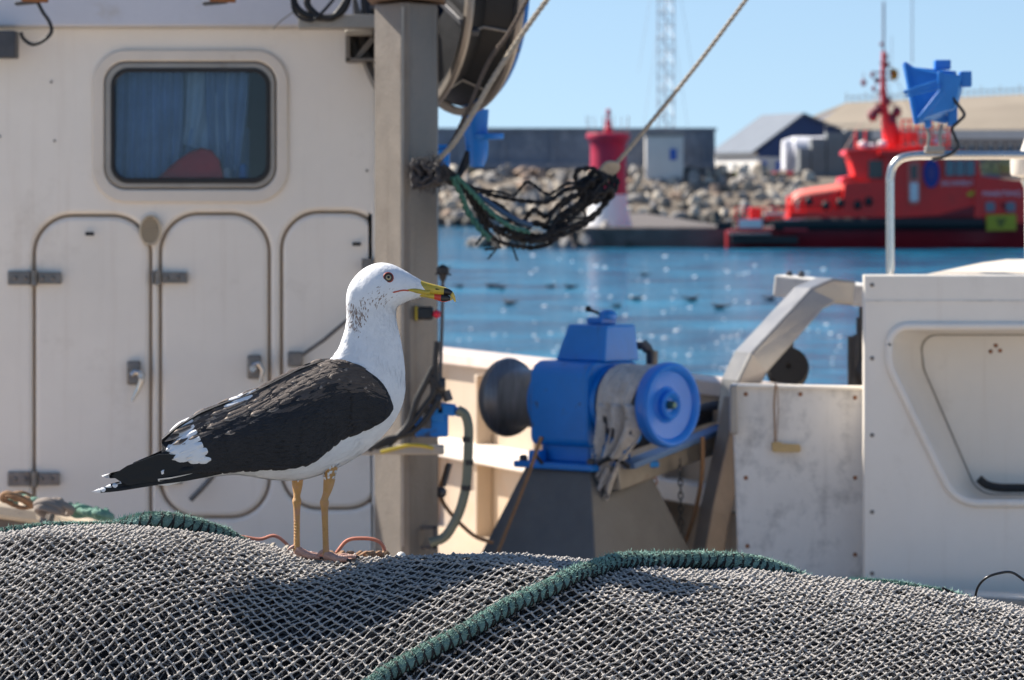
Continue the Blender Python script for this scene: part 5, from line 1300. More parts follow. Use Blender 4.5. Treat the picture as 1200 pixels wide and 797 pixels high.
# odds and ends lying on the near cap rail and behind the crest of the net
t = thing('rope_tangle', 'tangle of green and brown rope lying on the pale cap rail at far left', 'rope', P(80, 595, 10.8))
for nm, m_, cnt, rr in (('green_strand', mat('pale_green_rope', (.14, .26, .2), .9, var=.3, vs=60), 16, .0065), ('brown_strand', brownrope, 5, .006), ('grey_strand', mat('grey_rope', (.24, .2, .17), .9), 7, .009)):
    mb = MB()
    for k in range(cnt):
        tt = random.random(); cx_ = 24 + tt * 110; cy_ = 585 + tt * 21
        if nm == 'grey_strand': cx_ = 62 + random.uniform(-12, 12); cy_ = 592 + random.uniform(-6, 6)
        if nm == 'brown_strand': cx_ = 34 + random.uniform(-14, 14); cy_ = 586 + random.uniform(-3, 3)
        a0 = random.uniform(0, 6); r_ = random.uniform(6, 14)
        pts = [(cx_ + r_ * math.cos(a0 + j) * 1.4, cy_ + r_ * .42 * math.sin(a0 + j * 1.3) + random.uniform(-2, 2), 10.85 - .9 * tt * .55 + .03 * math.sin(a0 + j * 1.1)) for j in range(6)]
        mb.tube(smooth_path(PP(pts), 6), rr, 6)
    if nm == 'grey_strand':
        for k in range(3): mb.tube(smooth_path(PP([(66 + k * 3, 586, 10.62), (58 + k * 2, 598, 10.6), (52 + k * 3, 610, 10.58), (48 + k * 2, 626, 10.56)]), 5), .011, 7)
    mb.build(nm, m_, t, smooth=60)
# ------------------------------------------------------------------ the heap of netting in front
cp = np.array([(-1200, 980), (-700, 780), (-300, 668), (0, 628), (60, 620), (140, 618), (200, 623), (270, 633), (330, 646), (380, 654), (450, 656), (510, 653), (600, 652), (700, 660), (800, 666), (880, 669), (935, 676), (1000, 682), (1070, 692), (1150, 705), (1200, 715), (1500, 790), (1900, 940), (2400, 1150)], float)
cX = (cp[:, 0] - 600) * .0013; cZ = 3 - (cp[:, 1] - 225) * .0013
def nz(x, y, s, k): return noise.noise((x * s + k, y * s, k * 1.7))
GX = np.linspace(-2.6, 2.6, 261); GY = np.linspace(4.6, 8.4, 191)
Hg = np.zeros((len(GX), len(GY)))
for i, x in enumerate(GX):
    zc = np.interp(x, cX, cZ)
    for j, y in enumerate(GY):
        t = 6.5 - y
        if t >= 0:
            b = .85 + .35 * math.exp(-((x + .38) / .35) ** 2) - .1 * math.exp(-((x - .6) / .5) ** 2)
            if t < .62: dz = -.0877 * t + b * t * t
            else: dz = -.0877 * .62 + b * .62 ** 2 + (t - .62) * (2 * b * .62 - .0877)
        else:
            tt = -t
            dz = .0877 * tt + .75 * tt * tt if tt < .7 else .0614 + .3675 + (tt - .7) * 1.3
        z = zc - dz
        z += .012 * math.exp(-((y - (6.30 + .10 * (x + .9) + .03 * math.sin(x * 5))) / .045) ** 2) * max(0, min(1, (-.42 - x) * 4)) - .008 * math.exp(-((y - (6.24 - .06 * x)) / .03) ** 2) * max(0, min(1, (-.45 - x) * 4))
        z += .012 * math.exp(-(((x - .25) * .8 + (y - 6.12)) / .05) ** 2) + .010 * math.exp(-(((x - .9) * .5 + (y - 6.25)) / .04) ** 2)
        z += .014 * nz(x, y, 2.3, 3) * min(1, abs(t) * 4) + .010 * nz(x, y, 5.5, 8) * min(1, abs(t) * 3 + .15)
        Hg[i, j] = max(z, 1.405)
# soften the crest curve sideways
for _ in range(3): Hg[1:-1] = .25 * Hg[:-2] + .5 * Hg[1:-1] + .25 * Hg[2:]
GYs = GY
for _it in range(3):
    app = []
    for i, x in enumerate(GX):
        z = Hg[i]; py = 225 + (3 - z) * K / GY
        sel = (GY > 5.6) & (GY < 7.3); app.append(py[sel].min())
    app = np.array(app)
    # the picture column each grid line is seen in (at the crest) and the wanted crest there
    want = np.interp(600 + GX * K / 6.5, cp[:, 0], cp[:, 1])
    dz = (want - app) * .0013
    for _ in range(2): dz[1:-1] = .25 * dz[:-2] + .5 * dz[1:-1] + .25 * dz[2:]
    msk = np.clip((GY - 5.2) / .8, 0, 1)
    Hg = np.maximum(Hg - dz[:, None] * msk[None, :], 1.405)
def HH(x, y):
    fx = np.clip((np.asarray(x) + 2.6) / 5.2 * 260, 0, 259.999); fy = np.clip((np.asarray(y) - 4.6) / 3.8 * 190, 0, 189.999)
    i = fx.astype(int) if hasattr(fx, 'astype') else int(fx); j = fy.astype(int) if hasattr(fy, 'astype') else int(fy)
    a = fx - i; b = fy - j
    return (Hg[i, j] * (1 - a) * (1 - b) + Hg[i + 1, j] * a * (1 - b) + Hg[i, j + 1] * (1 - a) * b + Hg[i + 1, j + 1] * a * b)
def h1(x, y): return float(HH(np.array([x]), np.array([y]))[0])
def on_net(px, py, off=0.0):
    """where the line of sight through a picture point meets the heap"""
    best = None
    for D in np.arange(5.4, 7.1, .01):
        p = P(px, py, D)
        if p.z <= h1(p.x, p.y): best = p; break
    if best is None:
        D = 6.52; p = P(px, py, D); best = Vector((p.x, D, h1(p.x, D)))
    return best + Vector((0, 0, off))

netm = mat('net_twine', (.44, .41, .38), .8, var=.3, vs=18, bump=.5, bs=400, dirt=(.16, .14, .125), ds=9, dthr=.55, damt=.5)
netd = mat('dark_net_twine', (.09, .085, .085), .85, var=.4, vs=18, bump=.3, bs=400)
netcore = mat('packed_netting', (.016, .015, .017), .95, var=.5, vs=40, bump=.8, bs=120)
heap = thing('fishing_net_heap', 'big heap of dark grey knotted fishing net filling the foreground', 'fishing net', (0, 6.4, 1.4))
mb = MB()
# inner body
xs_ = np.linspace(-2.5, 2.5, 150); ys_ = np.linspace(4.7, 8.3, 120)
XX, YY = np.meshgrid(xs_, ys_, indexing='ij'); ZZ = HH(XX, YY) - .021
ZZ += np.array([[.004 * noise.noise((x * 30, y * 30, 2)) for y in ys_] for x in xs_])
vs = np.stack([XX, YY, np.maximum(ZZ, 1.402)], -1).reshape(-1, 3).tolist(); ny = len(ys_)
fs = [(i * ny + j, (i + 1) * ny + j, (i + 1) * ny + j + 1, i * ny + j + 1) for i in range(len(xs_) - 1) for j in range(ny - 1)]
mb.add(vs, fs); mb.build('packed_core', netcore, heap, smooth=180)

def net_layer(name, m, sp, dz, rA, rB, rK, seed, x0, x1, y0, y1, sag, jit, warp=.03, angA=-41, parent=heap):
    """a knotted sheet: two families of twine with a knot at every crossing, draped on the heap"""
    r_ = np.random.default_rng(seed)
    n = int(3.4 / sp)
    I, J = np.meshgrid(np.arange(-n, n), np.arange(-n, n), indexing='ij')
    # directions of the two families vary over the heap
    uA = np.array([math.cos(R(angA)), math.sin(R(angA))]); uB = np.array([math.cos(R(angA + 86)), math.sin(R(angA + 86))])
    X = (I * uA[0] + J * uB[0] * 1.35) * sp; Y = 6.2 + (I * uA[1] + J * uB[1] * 1.35) * sp
    wx = np.vectorize(lambda a, b: noise.noise((a * 1.1 + seed, b * 1.1, 4)))(X, Y)
    wy = np.vectorize(lambda a, b: noise.noise((a * 1.1 + seed, b * 1.1, 14)))(X, Y)
    # towards the left the rows lie flatter
    lean = 1 / (1 + np.exp((X + .15) * 5))
    Y = Y + lean * (X + .15) * .22 + warp * wy * 1.4
    X = X + warp * wx * 2
    X += r_.normal(0, jit, X.shape); Y += r_.normal(0, jit, Y.shape)
    Z = HH(X, Y) + dz + r_.normal(0, .0012, X.shape)
    Pn = np.stack([X, Y, Z], -1)
    ok = (X > x0) & (X < x1) & (Y > y0) & (Y < y1)
    V = []; F = []; cnt = 0
    def strands(Pa, Pb, rad, sg, side):
        nonlocal cnt
        M_ = (Pa + Pb) / 2; M_[:, 2] -= sg * r_.uniform(-.2, .6, len(M_)); M_[:, :2] += (np.array(side) * sg * .8)
        d = Pb - Pa; d /= np.linalg.norm(d, axis=1, keepdims=True) + 1e-9
        s = np.cross(d, np.array([0, .25, 1.0])); s /= np.linalg.norm(s, axis=1, keepdims=True) + 1e-9
        u = np.cross(s, d)
        secs = [Pa, Pa * .7 + Pb * .3 + (M_ - (Pa + Pb) / 2) * .8, Pa * .3 + Pb * .7 + (M_ - (Pa + Pb) / 2) * .8, Pb]
        rv = rad * r_.uniform(.8, 1.25, (len(Pa), 1))
        pts = []
        for q, k_ in zip(secs, (1.15, .95, .95, 1.15)):
            for a in range(5):
                t = 2 * PI * a / 5
                pts.append(q + (s * math.cos(t) + u * math.sin(t)) * rv * k_)
        A = np.stack(pts, 1)           # n, 20, 3
        N_ = len(Pa); base = cnt + np.arange(N_)[:, None, None] * 20
        q = np.array([[k * 5 + a, k * 5 + (a + 1) % 5, (k + 1) * 5 + (a + 1) % 5, (k + 1) * 5 + a] for k in range(3) for a in range(5)])
        F.append((base + q[None]).reshape(-1, 4)); V.append(A.reshape(-1, 3)); cnt += N_ * 20
    for (di, dj, rad, sg, side) in ((1, 0, rA, sag * .25, (0, 0)), (0, 1, rB, sag, (-.35, .9))):
        a = Pn[:-1 or None, :-1 or None]; b = Pn[di:(None if di else -1), dj:(None if dj else -1)]
        a = Pn[:Pn.shape[0] - 1, :Pn.shape[1] - 1]; b = Pn[di:di + Pn.shape[0] - 1, dj:dj + Pn.shape[1] - 1]
        o_ = ok[:-1, :-1] & ok[di:di + ok.shape[0] - 1, dj:dj + ok.shape[1] - 1]
        a = a[o_]; b = b[o_]
        keep = np.linalg.norm(a - b, axis=1) < sp * 3
        strands(a[keep], b[keep], rad, sg, side)
    # knots
    K_ = Pn[ok]; n_ = len(K_)
    octv = np.array([(1, 0, 0), (.3, .95, 0), (-.8, .6, 0), (-.8, -.6, 0), (.3, -.95, 0), (0, 0, 1), (0, 0, -1)], float)
    rot = r_.uniform(0, 2 * PI, n_); sc = rK * r_.uniform(.8, 1.3, n_)
    c, s = np.cos(rot), np.sin(rot)
    A = np.zeros((n_, 7, 3))
    A[:, :, 0] = (octv[None, :, 0] * c[:, None] * 1.35 - octv[None, :, 1] * s[:, None]) * sc[:, None]
    A[:, :, 1] = (octv[None, :, 0] * s[:, None] * 1.35 + octv[None, :, 1] * c[:, None]) * sc[:, None]
    A[:, :, 2] = octv[None, :, 2] * sc[:, None] * 1.0 + rK * .35
    A += K_[:, None, :]
    base = cnt + np.arange(n_)[:, None, None] * 7
    q = np.array([[a, (a + 1) % 5, 5] for a in range(5)] + [[(a + 1) % 5, a, 6] for a in range(5)])
    V.append(A.reshape(-1, 3)); T3 = (base + q[None]).reshape(-1, 3); cnt += n_ * 7
    V = np.concatenate(V) - np.array(ORG[parent.name]); F = np.concatenate(F)
    me = bpy.data.meshes.new(name)
    nl = len(F) * 4 + len(T3) * 3
    me.vertices.add(len(V)); me.vertices.foreach_set('co', V.ravel())
    me.loops.add(nl); me.loops.foreach_set('vertex_index', np.concatenate([F.ravel(), T3.ravel()]))
    me.polygons.add(len(F) + len(T3))
    me.polygons.foreach_set('loop_start', np.concatenate([np.arange(len(F)) * 4, len(F) * 4 + np.arange(len(T3)) * 3]))
    me.polygons.foreach_set('use_smooth', [True] * (len(F) + len(T3)))
    me.materials.append(m); me.update(); me.validate()
    o = bpy.data.objects.new(name, me); S.collection.objects.link(o); o.parent = parent; return o
net_layer('net_sheet', netm, .0110, .002, .00145, .0012, .0029, 1, -1.25, 1.25, 5.55, 7.0, .006, .0010, angA=-48)
net_layer('net_sheet', netd, .0150, -.006, .0014, .0013, .0022, 2, -1.25, 1.25, 5.55, 6.9, .003, .0035, warp=.05, angA=-33)
net_layer('net_sheet', netd, .0175, -.010, .0015, .0014, .002, 3, -1.25, 1.25, 5.55, 6.9, .003, .005, warp=.08, angA=-52)
net_layer('net_sheet', netd, .038, -.004, .0035, .003, .005, 4, -2.3, -1.2, 4.8, 8.1, .004, .004)
net_layer('net_sheet', netd, .038, -.004, .0035, .003, .005, 5, 1.2, 2.3, 4.8, 8.1, .004, .004)

# ------------------------------------------------------------------ green head rope laced to the net
ropeg = mat('green_fuzzy_rope', (.27, .43, .37), .95, var=.35, vs=30, bump=.6, bs=180, dirt=(.12, .28, .24), ds=25, dthr=.55, damt=.5)
roped = mat('green_rope_core', (.12, .22, .21), .9, var=.35, vs=40, bump=.5, bs=150)
lace_m = mat('black_lacing', (.008, .008, .010), .7, var=.3)
def head_rope(lab, pts, r, name='head_rope', fz=1.0):
    t = thing(name, lab, 'rope', pts[0])
    c = smooth_path(pts, 10); L = [0]
    lift_ = [max(0, h1(q.x, q.y) + r * .75 - q.z) if q.y < 6.62 else 0 for q in c]
    for _ in range(6): lift_ = [max(lift_[i], (lift_[max(i - 1, 0)] + lift_[i] + lift_[min(i + 1, len(c) - 1)]) / 3) for i in range(len(c))]
    c = [q + Vector((0, 0, l_)) for q, l_ in zip(c, lift_)]
    for i in range(1, len(c)): L.append(L[-1] + (c[i] - c[i - 1]).length)
    tot = L[-1]; arr = np.array([tuple(q) for q in c])
    def at(s_): return Vector([np.interp(s_, L, arr[:, k]) for k in range(3)])
    def fr(s_):
        t_ = (at(min(s_ + .01, tot)) - at(max(s_ - .01, 0))).normalized(); u = t_.cross(Vector((0, -.2, 1))).normalized(); v = u.cross(t_).normalized(); return t_, u, v
    n = int(tot / .006); pp = [at(i * tot / n) for i in range(n + 1)]
    mb = MB(); rr = [r * (.93 + .05 * math.sin(i * .9) + .03 * noise.noise((i * .4, 0, 0))) for i in range(n + 1)]
    mb.tube(pp, rr, 14); mb.build('rope_core', roped, t, smooth=80)
    # lacing: figure-of-eight loops every 14 mm
    mb = MB(); path = []; k_ = int(tot / .0025)
    for i in range(k_):
        s_ = i * tot / k_; t_, u, v = fr(s_); a = 2 * PI * s_ / .0145
        off = .004 * math.sin(a * 2)
        path.append(at(s_) + (u * math.cos(a) + v * math.sin(a)) * (r * 1.03 + .0006) + t_ * off)
    mb.tube(path, .0016, 5, cap=False)
    path = []
    for i in range(k_):
        s_ = i * tot / k_; t_, u, v = fr(s_); a = -2 * PI * s_ / .0145 + 1.3
        path.append(at(s_) + (u * math.cos(a) + v * math.sin(a)) * (r * 1.03 + .0012) + t_ * (.003 * math.sin(a)))
    mb.tube(path, .0013, 5, cap=False)
    for i in range(int(tot / .0125)):
        s_ = i * .0125; t_, u, v = fr(s_); 
        sg = 1 if u.y < 0 else -1
        q = at(s_) + u * sg * r * .95 - v * r * .6; mb.tube([q, q + u * sg * .006 - v * .008 + t_ * .004, q + t_ * .013], .0012, 4)
    mb.build('lacing', lace_m, t, smooth=80)
    # fibres on top
    mb = MB(); nf_ = int(tot * 26000 * fz)
    for i in range(nf_):
        s_ = random.uniform(0, tot); t_, u, v = fr(s_); a = random.gauss(PI / 2, .60); sg = 1
        dirn = (u * math.cos(a) + v * math.sin(a)).normalized(); p0 = at(s_) + dirn * r * .97
        ln = random.uniform(.002, .0052) * (1 if random.random() < .93 else 2.2)
        d = (dirn * random.uniform(.3, 1.0) + t_ * random.gauss(0, .9) + u * random.gauss(0, .4)).normalized() * ln
        w_ = t_.cross(dirn).normalized() * .0007 + t_ * random.uniform(-.0005, .0005)
        mb.add([p0 - w_, p0 + w_, p0 + d * .6 + w_ * .7, p0 + d + Vector((0, 0, -.0005))], [(0, 1, 2, 3)])
    mb.build('fibres', ropeg, t, smooth=0)
    return t
def rope_on(lst):
    out = []
    for q in lst:
        px, py = q[0], q[1]; up = q[2] if len(q) > 2 else .008
        if len(q) > 3: p = P(px, py, q[3])
        else: p = on_net(px, py + 4); p = p + Vector((0, -.0, up))
        out.append(p)
    return out
head_rope('thick green fuzzy rope laced in black, arching over the right half of the net', rope_on([(420, 830), (455, 800), (500, 774), (548, 746), (596, 718), (630, 701), (662, 686), (700, 670, 0, 6.33), (740, 661, 0, 6.41), (785, 657.5, 0, 6.48), (835, 657, 0, 6.52), (875, 660, 0, 6.54), (908, 668, 0, 6.58), (940, 682, 0, 6.64), (975, 700, 0, 6.7)]), .0126)
head_rope('green laced rope hump behind the left crest, under the gull\'s tail', rope_on([(118, 640, 0, 6.68), (138, 624, 0, 6.62), (158, 614, 0, 6.58), (185, 610.5, 0, 6.56), (215, 614, 0, 6.57), (245, 623, 0, 6.6), (272, 634, 0, 6.63), (300, 655, 0, 6.66)]), .0130)
head_rope('thin green rope along the crest at the far left edge of the net', rope_on([(-40, 640, 0, 6.55), (0, 636, 0, 6.55), (30, 628, 0, 6.55), (70, 621, 0, 6.56), (110, 618, 0, 6.58), (150, 619, 0, 6.6)]), .0075, fz=.8)
head_rope('green frayed rope lying along the crest at the right of the net', rope_on([(985, 685, 0, 6.6), (1010, 684, 0, 6.56), (1045, 686, 0, 6.55), (1080, 692, 0, 6.55), (1110, 697, 0, 6.55), (1135, 706, 0, 6.58)]), .006, fz=1.6)
cable('cable', 'thin black cable looping above the crest at the far right of the net', 'cable', [(1138, 716, 6.6), (1142, 704, 6.58), (1146, 688, 6.57), (1156, 677, 6.56), (1172, 671.5, 6.56), (1186, 671, 6.57), (1200, 680, 6.58), (1212, 690, 6.6)], .0021, blackgloss)
cable('twig', 'short dark twine end poking up beside the frayed green rope', 'twine', [(1104, 689), (1116, 695), (1130, 703), (1140, 710)], .0022, blackrope, D=6.52)
cable('orange_cord', 'bent orange cord standing behind the crest right of the gull\'s feet', 'cord', [(390, 655), (398, 643), (408, 633), (425, 631), (440, 633), (449, 640), (453, 656)], .0032, orangecord, D=7.6)
cable('orange_cord', 'flat orange cord behind the crest left of the gull\'s feet', 'cord', [(258, 634), (280, 629), (304, 632), (322, 628), (338, 640), (345, 655)], .003, orangecord, D=7.8)
t = thing('rope_scraps', 'scraps of brown and pale rope behind the crest between feet and column', 'rope', P(425, 652, 7.5))
mb = MB()
for k in range(9):
    x = 392 + k * 7 + random.uniform(-3, 3); a0 = random.uniform(0, 6)
    mb.tube(smooth_path(PP([(x + 9 * math.cos(a0 + j) , 652 + 4 * math.sin(a0 * 2 + j * 1.4), 7.5 + .02 * j) for j in range(5)]), 5), .005, 6)
mb.build('brown_strand', brownrope, t)
mb = MB()
for k in range(6):
    x = 312 + k * 8; a0 = random.uniform(0, 6)
    mb.tube(smooth_path(PP([(x + 9 * math.cos(a0 + j), 643 + k * 1.5 + 5 * math.sin(a0 * 2 + j * 1.4), 7.5 + .02 * j) for j in range(5)]), 5), .004, 6)
mb.build('pale_strand', tanrope, t)
mb = MB(); mb.ball(P(470, 652, 7.6), .0085, 2, (1, 1, 1)); tag(mb.build('white_float', white, origin=P(470, 652, 7.6)), 'tiny white float showing over the crest at the foot of the column', 'float')

# ------------------------------------------------------------------ the gull
U = .0013
SH = math.tan(R(31))
def sh(px): return (px - 365) * SH * U if px < 420 else 55 * SH * U + (px - 420) * .12 * U
def G(px, py, o=0):
    """px, py side outline in millimetre-like units, o sideways (negative = this side)"""
    p = P(px, py, 6.47 + sh(px)); p.y += o * U; return p
def interp_rows(rows, n):
    rows = np.array(rows, float); d = np.r_[0, np.cumsum(np.linalg.norm(np.diff((rows[:, 0:2] + rows[:, 2:4]) / 2, axis=0), axis=1) + 3)]
    out = []
    for s_ in np.linspace(0, d[-1], n):
        i = min(np.searchsorted(d, s_, side='right') - 1, len(rows) - 2); t = (s_ - d[i]) / (d[i + 1] - d[i])
        p0 = rows[max(i - 1, 0)]; p1 = rows[i]; p2 = rows[i + 1]; p3 = rows[min(i + 2, len(rows) - 1)]
        out.append(.5 * (2 * p1 + (p2 - p0) * t + (2 * p0 - 5 * p1 + 4 * p2 - p3) * t * t + (3 * p1 - p0 - 3 * p2 + p3) * t ** 3))
    return out
rows = [(178, 552, 180, 562, 3), (205, 540, 203, 564, 12), (238, 520, 240, 560, 24), (272, 496, 278, 556, 35), (308, 468, 316, 562, 44), (342, 447, 356, 562, 50), (372, 430, 394, 549, 52),
        (388, 420, 430, 528, 51), (396, 410, 458, 500, 46), (401, 399, 473, 470, 40), (404.5, 386, 475, 440, 34), (406, 374, 471.5, 408, 29.5), (406, 362, 466, 382, 27.5), (405.5, 351, 463.5, 368, 27.5),
        (408, 337, 465, 360, 28), (416, 324, 468, 358, 27.5), (428, 313.5, 471, 356.5, 26), (443, 308, 474, 355, 23.5), (457, 309, 477, 353.5, 20), (469, 314, 481, 352, 16), (480, 320.5, 486, 350.5, 12.5), (489, 326, 491, 349, 9.5), (497, 330.5, 497, 347.5, 7.2), (501, 333.5, 500, 346.5, 5.5)]
NR, NS = 110, 40
R_ = interp_rows(rows, NR)
rings = []
def ringpt(r, a):
    """a=0 back/top, pi = belly; sideways +-"""
    tx, ty, bx, by, hw = r
    c = math.cos(a); s = math.sin(a)
    mx, my = (tx + bx) / 2, (ty + by) / 2
    # fuller below the middle on the trunk
    ss = math.copysign(abs(s) ** .92, s)
    return mx + (tx - mx) * c, my + (ty - my) * c, hw * ss
for r in R_:
    ring = []
    for k in range(NS):
        a = 2 * PI * k / NS; x, y, o = ringpt(r, a); ring.append(G(x, y, -o))
    rings.append(ring)
gull = MB(); gull.loft(rings)
nbf = len(gull.f)
plum = mat('white_plumage', (.76, .76, .77), .75, var=.05, vs=30, bump=.14, bs=170, spec=.2)
streak = mat('brown_streak_feather', (.28, .20, .16), .8, var=.2, spec=.2)
legm = mat('leg_skin', (.62, .33, .11), .5, var=.2, vs=60, bump=.5, bs=700, dirt=(.50, .26, .20), ds=30, dthr=.5, damt=.7)
footm = mat('foot_skin', (.58, .34, .27), .5, var=.2, vs=80, bump=.5, bs=500, dirt=(.4, .22, .16), ds=50, dthr=.5, damt=.5)
clawm = mat('claw', (.03, .025, .025), .4)
fleshm = mat('gape_red', (.50, .07, .03), .5)
mants = mat('dark_mantle', (.05, .042, .04), .7, var=.3, vs=60, bump=.3, bs=300, spec=.25)
# mantle colour on the back of the trunk: faces above the wing line
for fi in range(nbf):
    f = gull.f[fi]
    if len(f) != 4: continue
    i = fi // NS; k = fi % NS; u = i / NR
    a = min(k + .5, NS - k - .5) * 2 * PI / NS
    x_ = R_[min(i, NR - 1)]
    if x_[0] < 384 and x_[0] > 232 and a < 1.5: gull.m[fi] = 6
# contour feathers: small tufts lying back along the body
bodytree = BVHTree.FromPolygons([Vector(v) for v in gull.v], gull.f)
def tuft(u, a, ln, wd, lift, m, jit=.25):
    fi = u * (NR - 1); i = int(fi); t = fi - i; i2 = min(i + 1, NR - 1)
    r = R_[i] * (1 - t) + R_[i2] * t; rb = R_[max(i - 3, 0)]
    x, y, o = ringpt(r, a); p = G(x, y, -o); x2, y2, o2 = ringpt(rb, a); q = G(x2, y2, -o2)
    d = (q - p).normalized() if (q - p).length > 1e-6 else Vector((-1, 0, 0))
    x3, y3, o3 = ringpt(r, a + .08); tn = (G(x3, y3, -o3) - p).normalized()
    nrm = d.cross(tn).normalized(); c = G((r[0] + r[2]) / 2, (r[1] + r[3]) / 2, 0)
    if nrm.dot(p - c) < 0: nrm = -nrm
    d = (d + tn * random.gauss(0, jit) + nrm * lift).normalized(); sd_ = d.cross(nrm).normalized()
    L_ = ln * U; W_ = wd * U; p = p - nrm * .0003
    gull.add([p - sd_ * W_ * .4, p + sd_ * W_ * .4, p + d * L_ * .6 + sd_ * W_ * .5 + nrm * .0002, p + d * L_ + nrm * .0001, p + d * L_ * .6 - sd_ * W_ * .5 + nrm * .0002], [(0, 1, 2, 3, 4)], m)
for i in range(15000):
    u = random.uniform(.03, .985); a = random.uniform(0, 2 * PI)
    r = R_[int(u * (NR - 1))]
    x, y, o = ringpt(r, a)
    head = u > .68
    if r[0] < 384 and r[0] > 232 and (a < 1.5 or a > 2 * PI - 1.5): continue
    ln = random.uniform(4, 7) if head else random.uniform(9, 15); wd = 1.8 if head else 3.2
    m = 0
    aa = min(a, 2 * PI - a)
    if head and u < .93:
        # streaking: behind and below the eye, down the nape
        z1 = math.exp(-(((x - 437) / 15) ** 2 + ((y - 341) / 12) ** 2)); z2 = math.exp(-(((x - 420) / 10) ** 2 + ((y - 362) / 22) ** 2)) * .8; z3 = math.exp(-(((x - 440) / 10) ** 2 + ((y - 325) / 7) ** 2)) * .6
        if random.random() < .75 * max(z1, z2, z3) and noise.noise((x * .22, y * .22, 2)) > -.12: m = 1; ln *= 1.1; wd = random.uniform(.8, 1.5)
    tuft(u, a, ln, wd, random.uniform(.01, .05) if m == 0 else .06, m)
streak2 = mat('grey_streak_feather', (.42, .37, .35), .8, var=.2, spec=.2)
for i in range(26000):
    u = random.uniform(.64, .93); a = random.uniform(.15, 2.4) * random.choice([1, -1]); r = R_[int(u * (NR - 1))]; x, y, o = ringpt(r, a)
    z1 = math.exp(-(((x - 438) / 17) ** 2 + ((y - 340) / 10) ** 2)); z2 = math.exp(-(((x - 419) / 10) ** 2 + ((y - 364) / 24) ** 2)) * .7; z3 = math.exp(-(((x - 441) / 11) ** 2 + ((y - 324) / 7) ** 2)) * .8; z4 = math.exp(-(((x - 463) / 7) ** 2 + ((y - 331) / 6) ** 2)) * .7
    k_ = max(z1, z2, z3, z4) * max(0, .25 + 1.2 * noise.noise((x * .2, y * .2, 6)))
    if random.random() < .40 * k_: tuft(u, a % (2 * PI), random.uniform(3, 6.5), random.uniform(.5, 1.1), .07, 7 if random.random() < .55 else 1)
# ruffled neck feathers over the front edge of the mantle
for i in range(900):
    u = random.uniform(.36, .56); a = random.choice([1, -1]) * random.uniform(0, 1.6); r = R_[int(u * (NR - 1))]; x, y, o = ringpt(r, a)
    if y < np.interp(x, [380, 400, 415, 430, 444, 458], [414, 412, 416, 423, 432, 448]): tuft(u, a % (2 * PI), random.uniform(8, 13), 3.0, random.uniform(.05, .14), 0)
# legs: thigh feathers, shank, toes with webs
def leg(x0, y0, xk, yk, xf, yf, o, lean):
    z = h1(G(xf, yf, o).x, G(xf, yf, o).y) + .006
    top = G(x0, y0 - 10, o * .85); kn = G(xk, yk, o); ft = G(xf, yf, o); ft.z = z + .006
    mid = kn.lerp(ft, .5)
    LS = .84
    gull.tube(smooth_path([top, G((x0 + xk) / 2, (y0 + yk) / 2, o), kn.lerp(top, .12), kn, kn.lerp(ft, .12), mid, ft.lerp(kn, .12), ft], 4), [v * U * LS for v in [9, 8.6, 8.2, 7.6, 6.6, 5.8, 5.2, 4.9, 4.8, 4.9, 5.2, 5.6, 6.2, 6.4, 6.3, 6, 5.2, 4.8, 4.5, 4.3, 4.2, 4.1, 4.2, 4.3, 4.5, 4.8, 5.2, 5.4, 5.4]][:29], 14, mi=2)
    # scutes: thin rings
    for k in range(12):
        q = kn.lerp(ft, .22 + k * .06); gull.tube([q - Vector((0, 0, .0012)), q, q + Vector((0, 0, .0012))], [3.4 * U, 3.9 * U, 3.4 * U], 10, mi=2)
    yaw = R(8 + lean); tips = []
    for da, L_ in ((-34, 30), (-3, 35), (30, 30)):
        a = yaw + R(da); pts = []
        for f_ in (0, .3, .55, .8, 1):
            q = ft + Vector((math.cos(a), math.sin(a), 0)) * (L_ * U * f_); q.z = h1(q.x, q.y) + .008 + (.003 * (1 - f_)) + .0012 * math.sin(f_ * 9); pts.append(q)
        gull.tube([ft + Vector((0, 0, .002))] + pts[1:], [5.6 * U, 4.2 * U, 3.8 * U, 3.3 * U, 2.4 * U], 8, mi=3)
        e = pts[-1]; dd = Vector((math.cos(a), math.sin(a), 0)); gull.tube([e, e + dd * .003 + Vector((0, 0, .0005)), e + dd * .0065 - Vector((0, 0, .002))], [2.0 * U, 1.5 * U, .3 * U], 6, mi=4); tips.append(pts)
    for a_, b_ in ((0, 1), (1, 2)):
        A_, B2 = tips[a_], tips[b_]
        for k in range(4):
            sag_ = Vector((0, 0, -.0012)); m0 = (A_[k] + B2[k]) / 2 + sag_; m1 = (A_[k + 1] + B2[k + 1]) / 2 * 1.0 + sag_
            if k == 3: m1 = m0.lerp(m1, .55)
            gull.add([A_[k], A_[k + 1], m1, m0], [(0, 1, 2, 3)], 3); gull.add([m0, m1, B2[k + 1], B2[k]], [(0, 1, 2, 3)], 3)
    # hind toe
    hp = ft + Vector((-.004, 0, .008)); gull.tube([hp, hp + Vector((-.006, 0, -.003)), hp + Vector((-.010, 0, -.006))], [2.6 * U, 2 * U, .6 * U], 7, mi=3)
    # white feather trousers
    for k in range(110):
        a = random.uniform(0, 2 * PI); rr = random.uniform(6, 10) * U; s0 = Vector((math.cos(a), math.sin(a), 0)); p = top.lerp(kn, random.uniform(-.25, .30)) + s0 * rr
        d = (kn - top).normalized() * random.uniform(6, 12) * U - s0 * rr * .7; w_ = Vector((-s0.y, s0.x, 0)) * .002
        gull.add([p - w_, p + w_, p + d], [(0, 1, 2)], 0)
leg(348, 560, 347, 587, 347, 654, 17, 4)
leg(389, 556, 381, 586, 383, 655, -19, -6)
gl = gull.build('seagull', [plum, streak, legm, footm, clawm, fleshm, mants, streak2], origin=P(365, 656, 6.47), smooth=50)
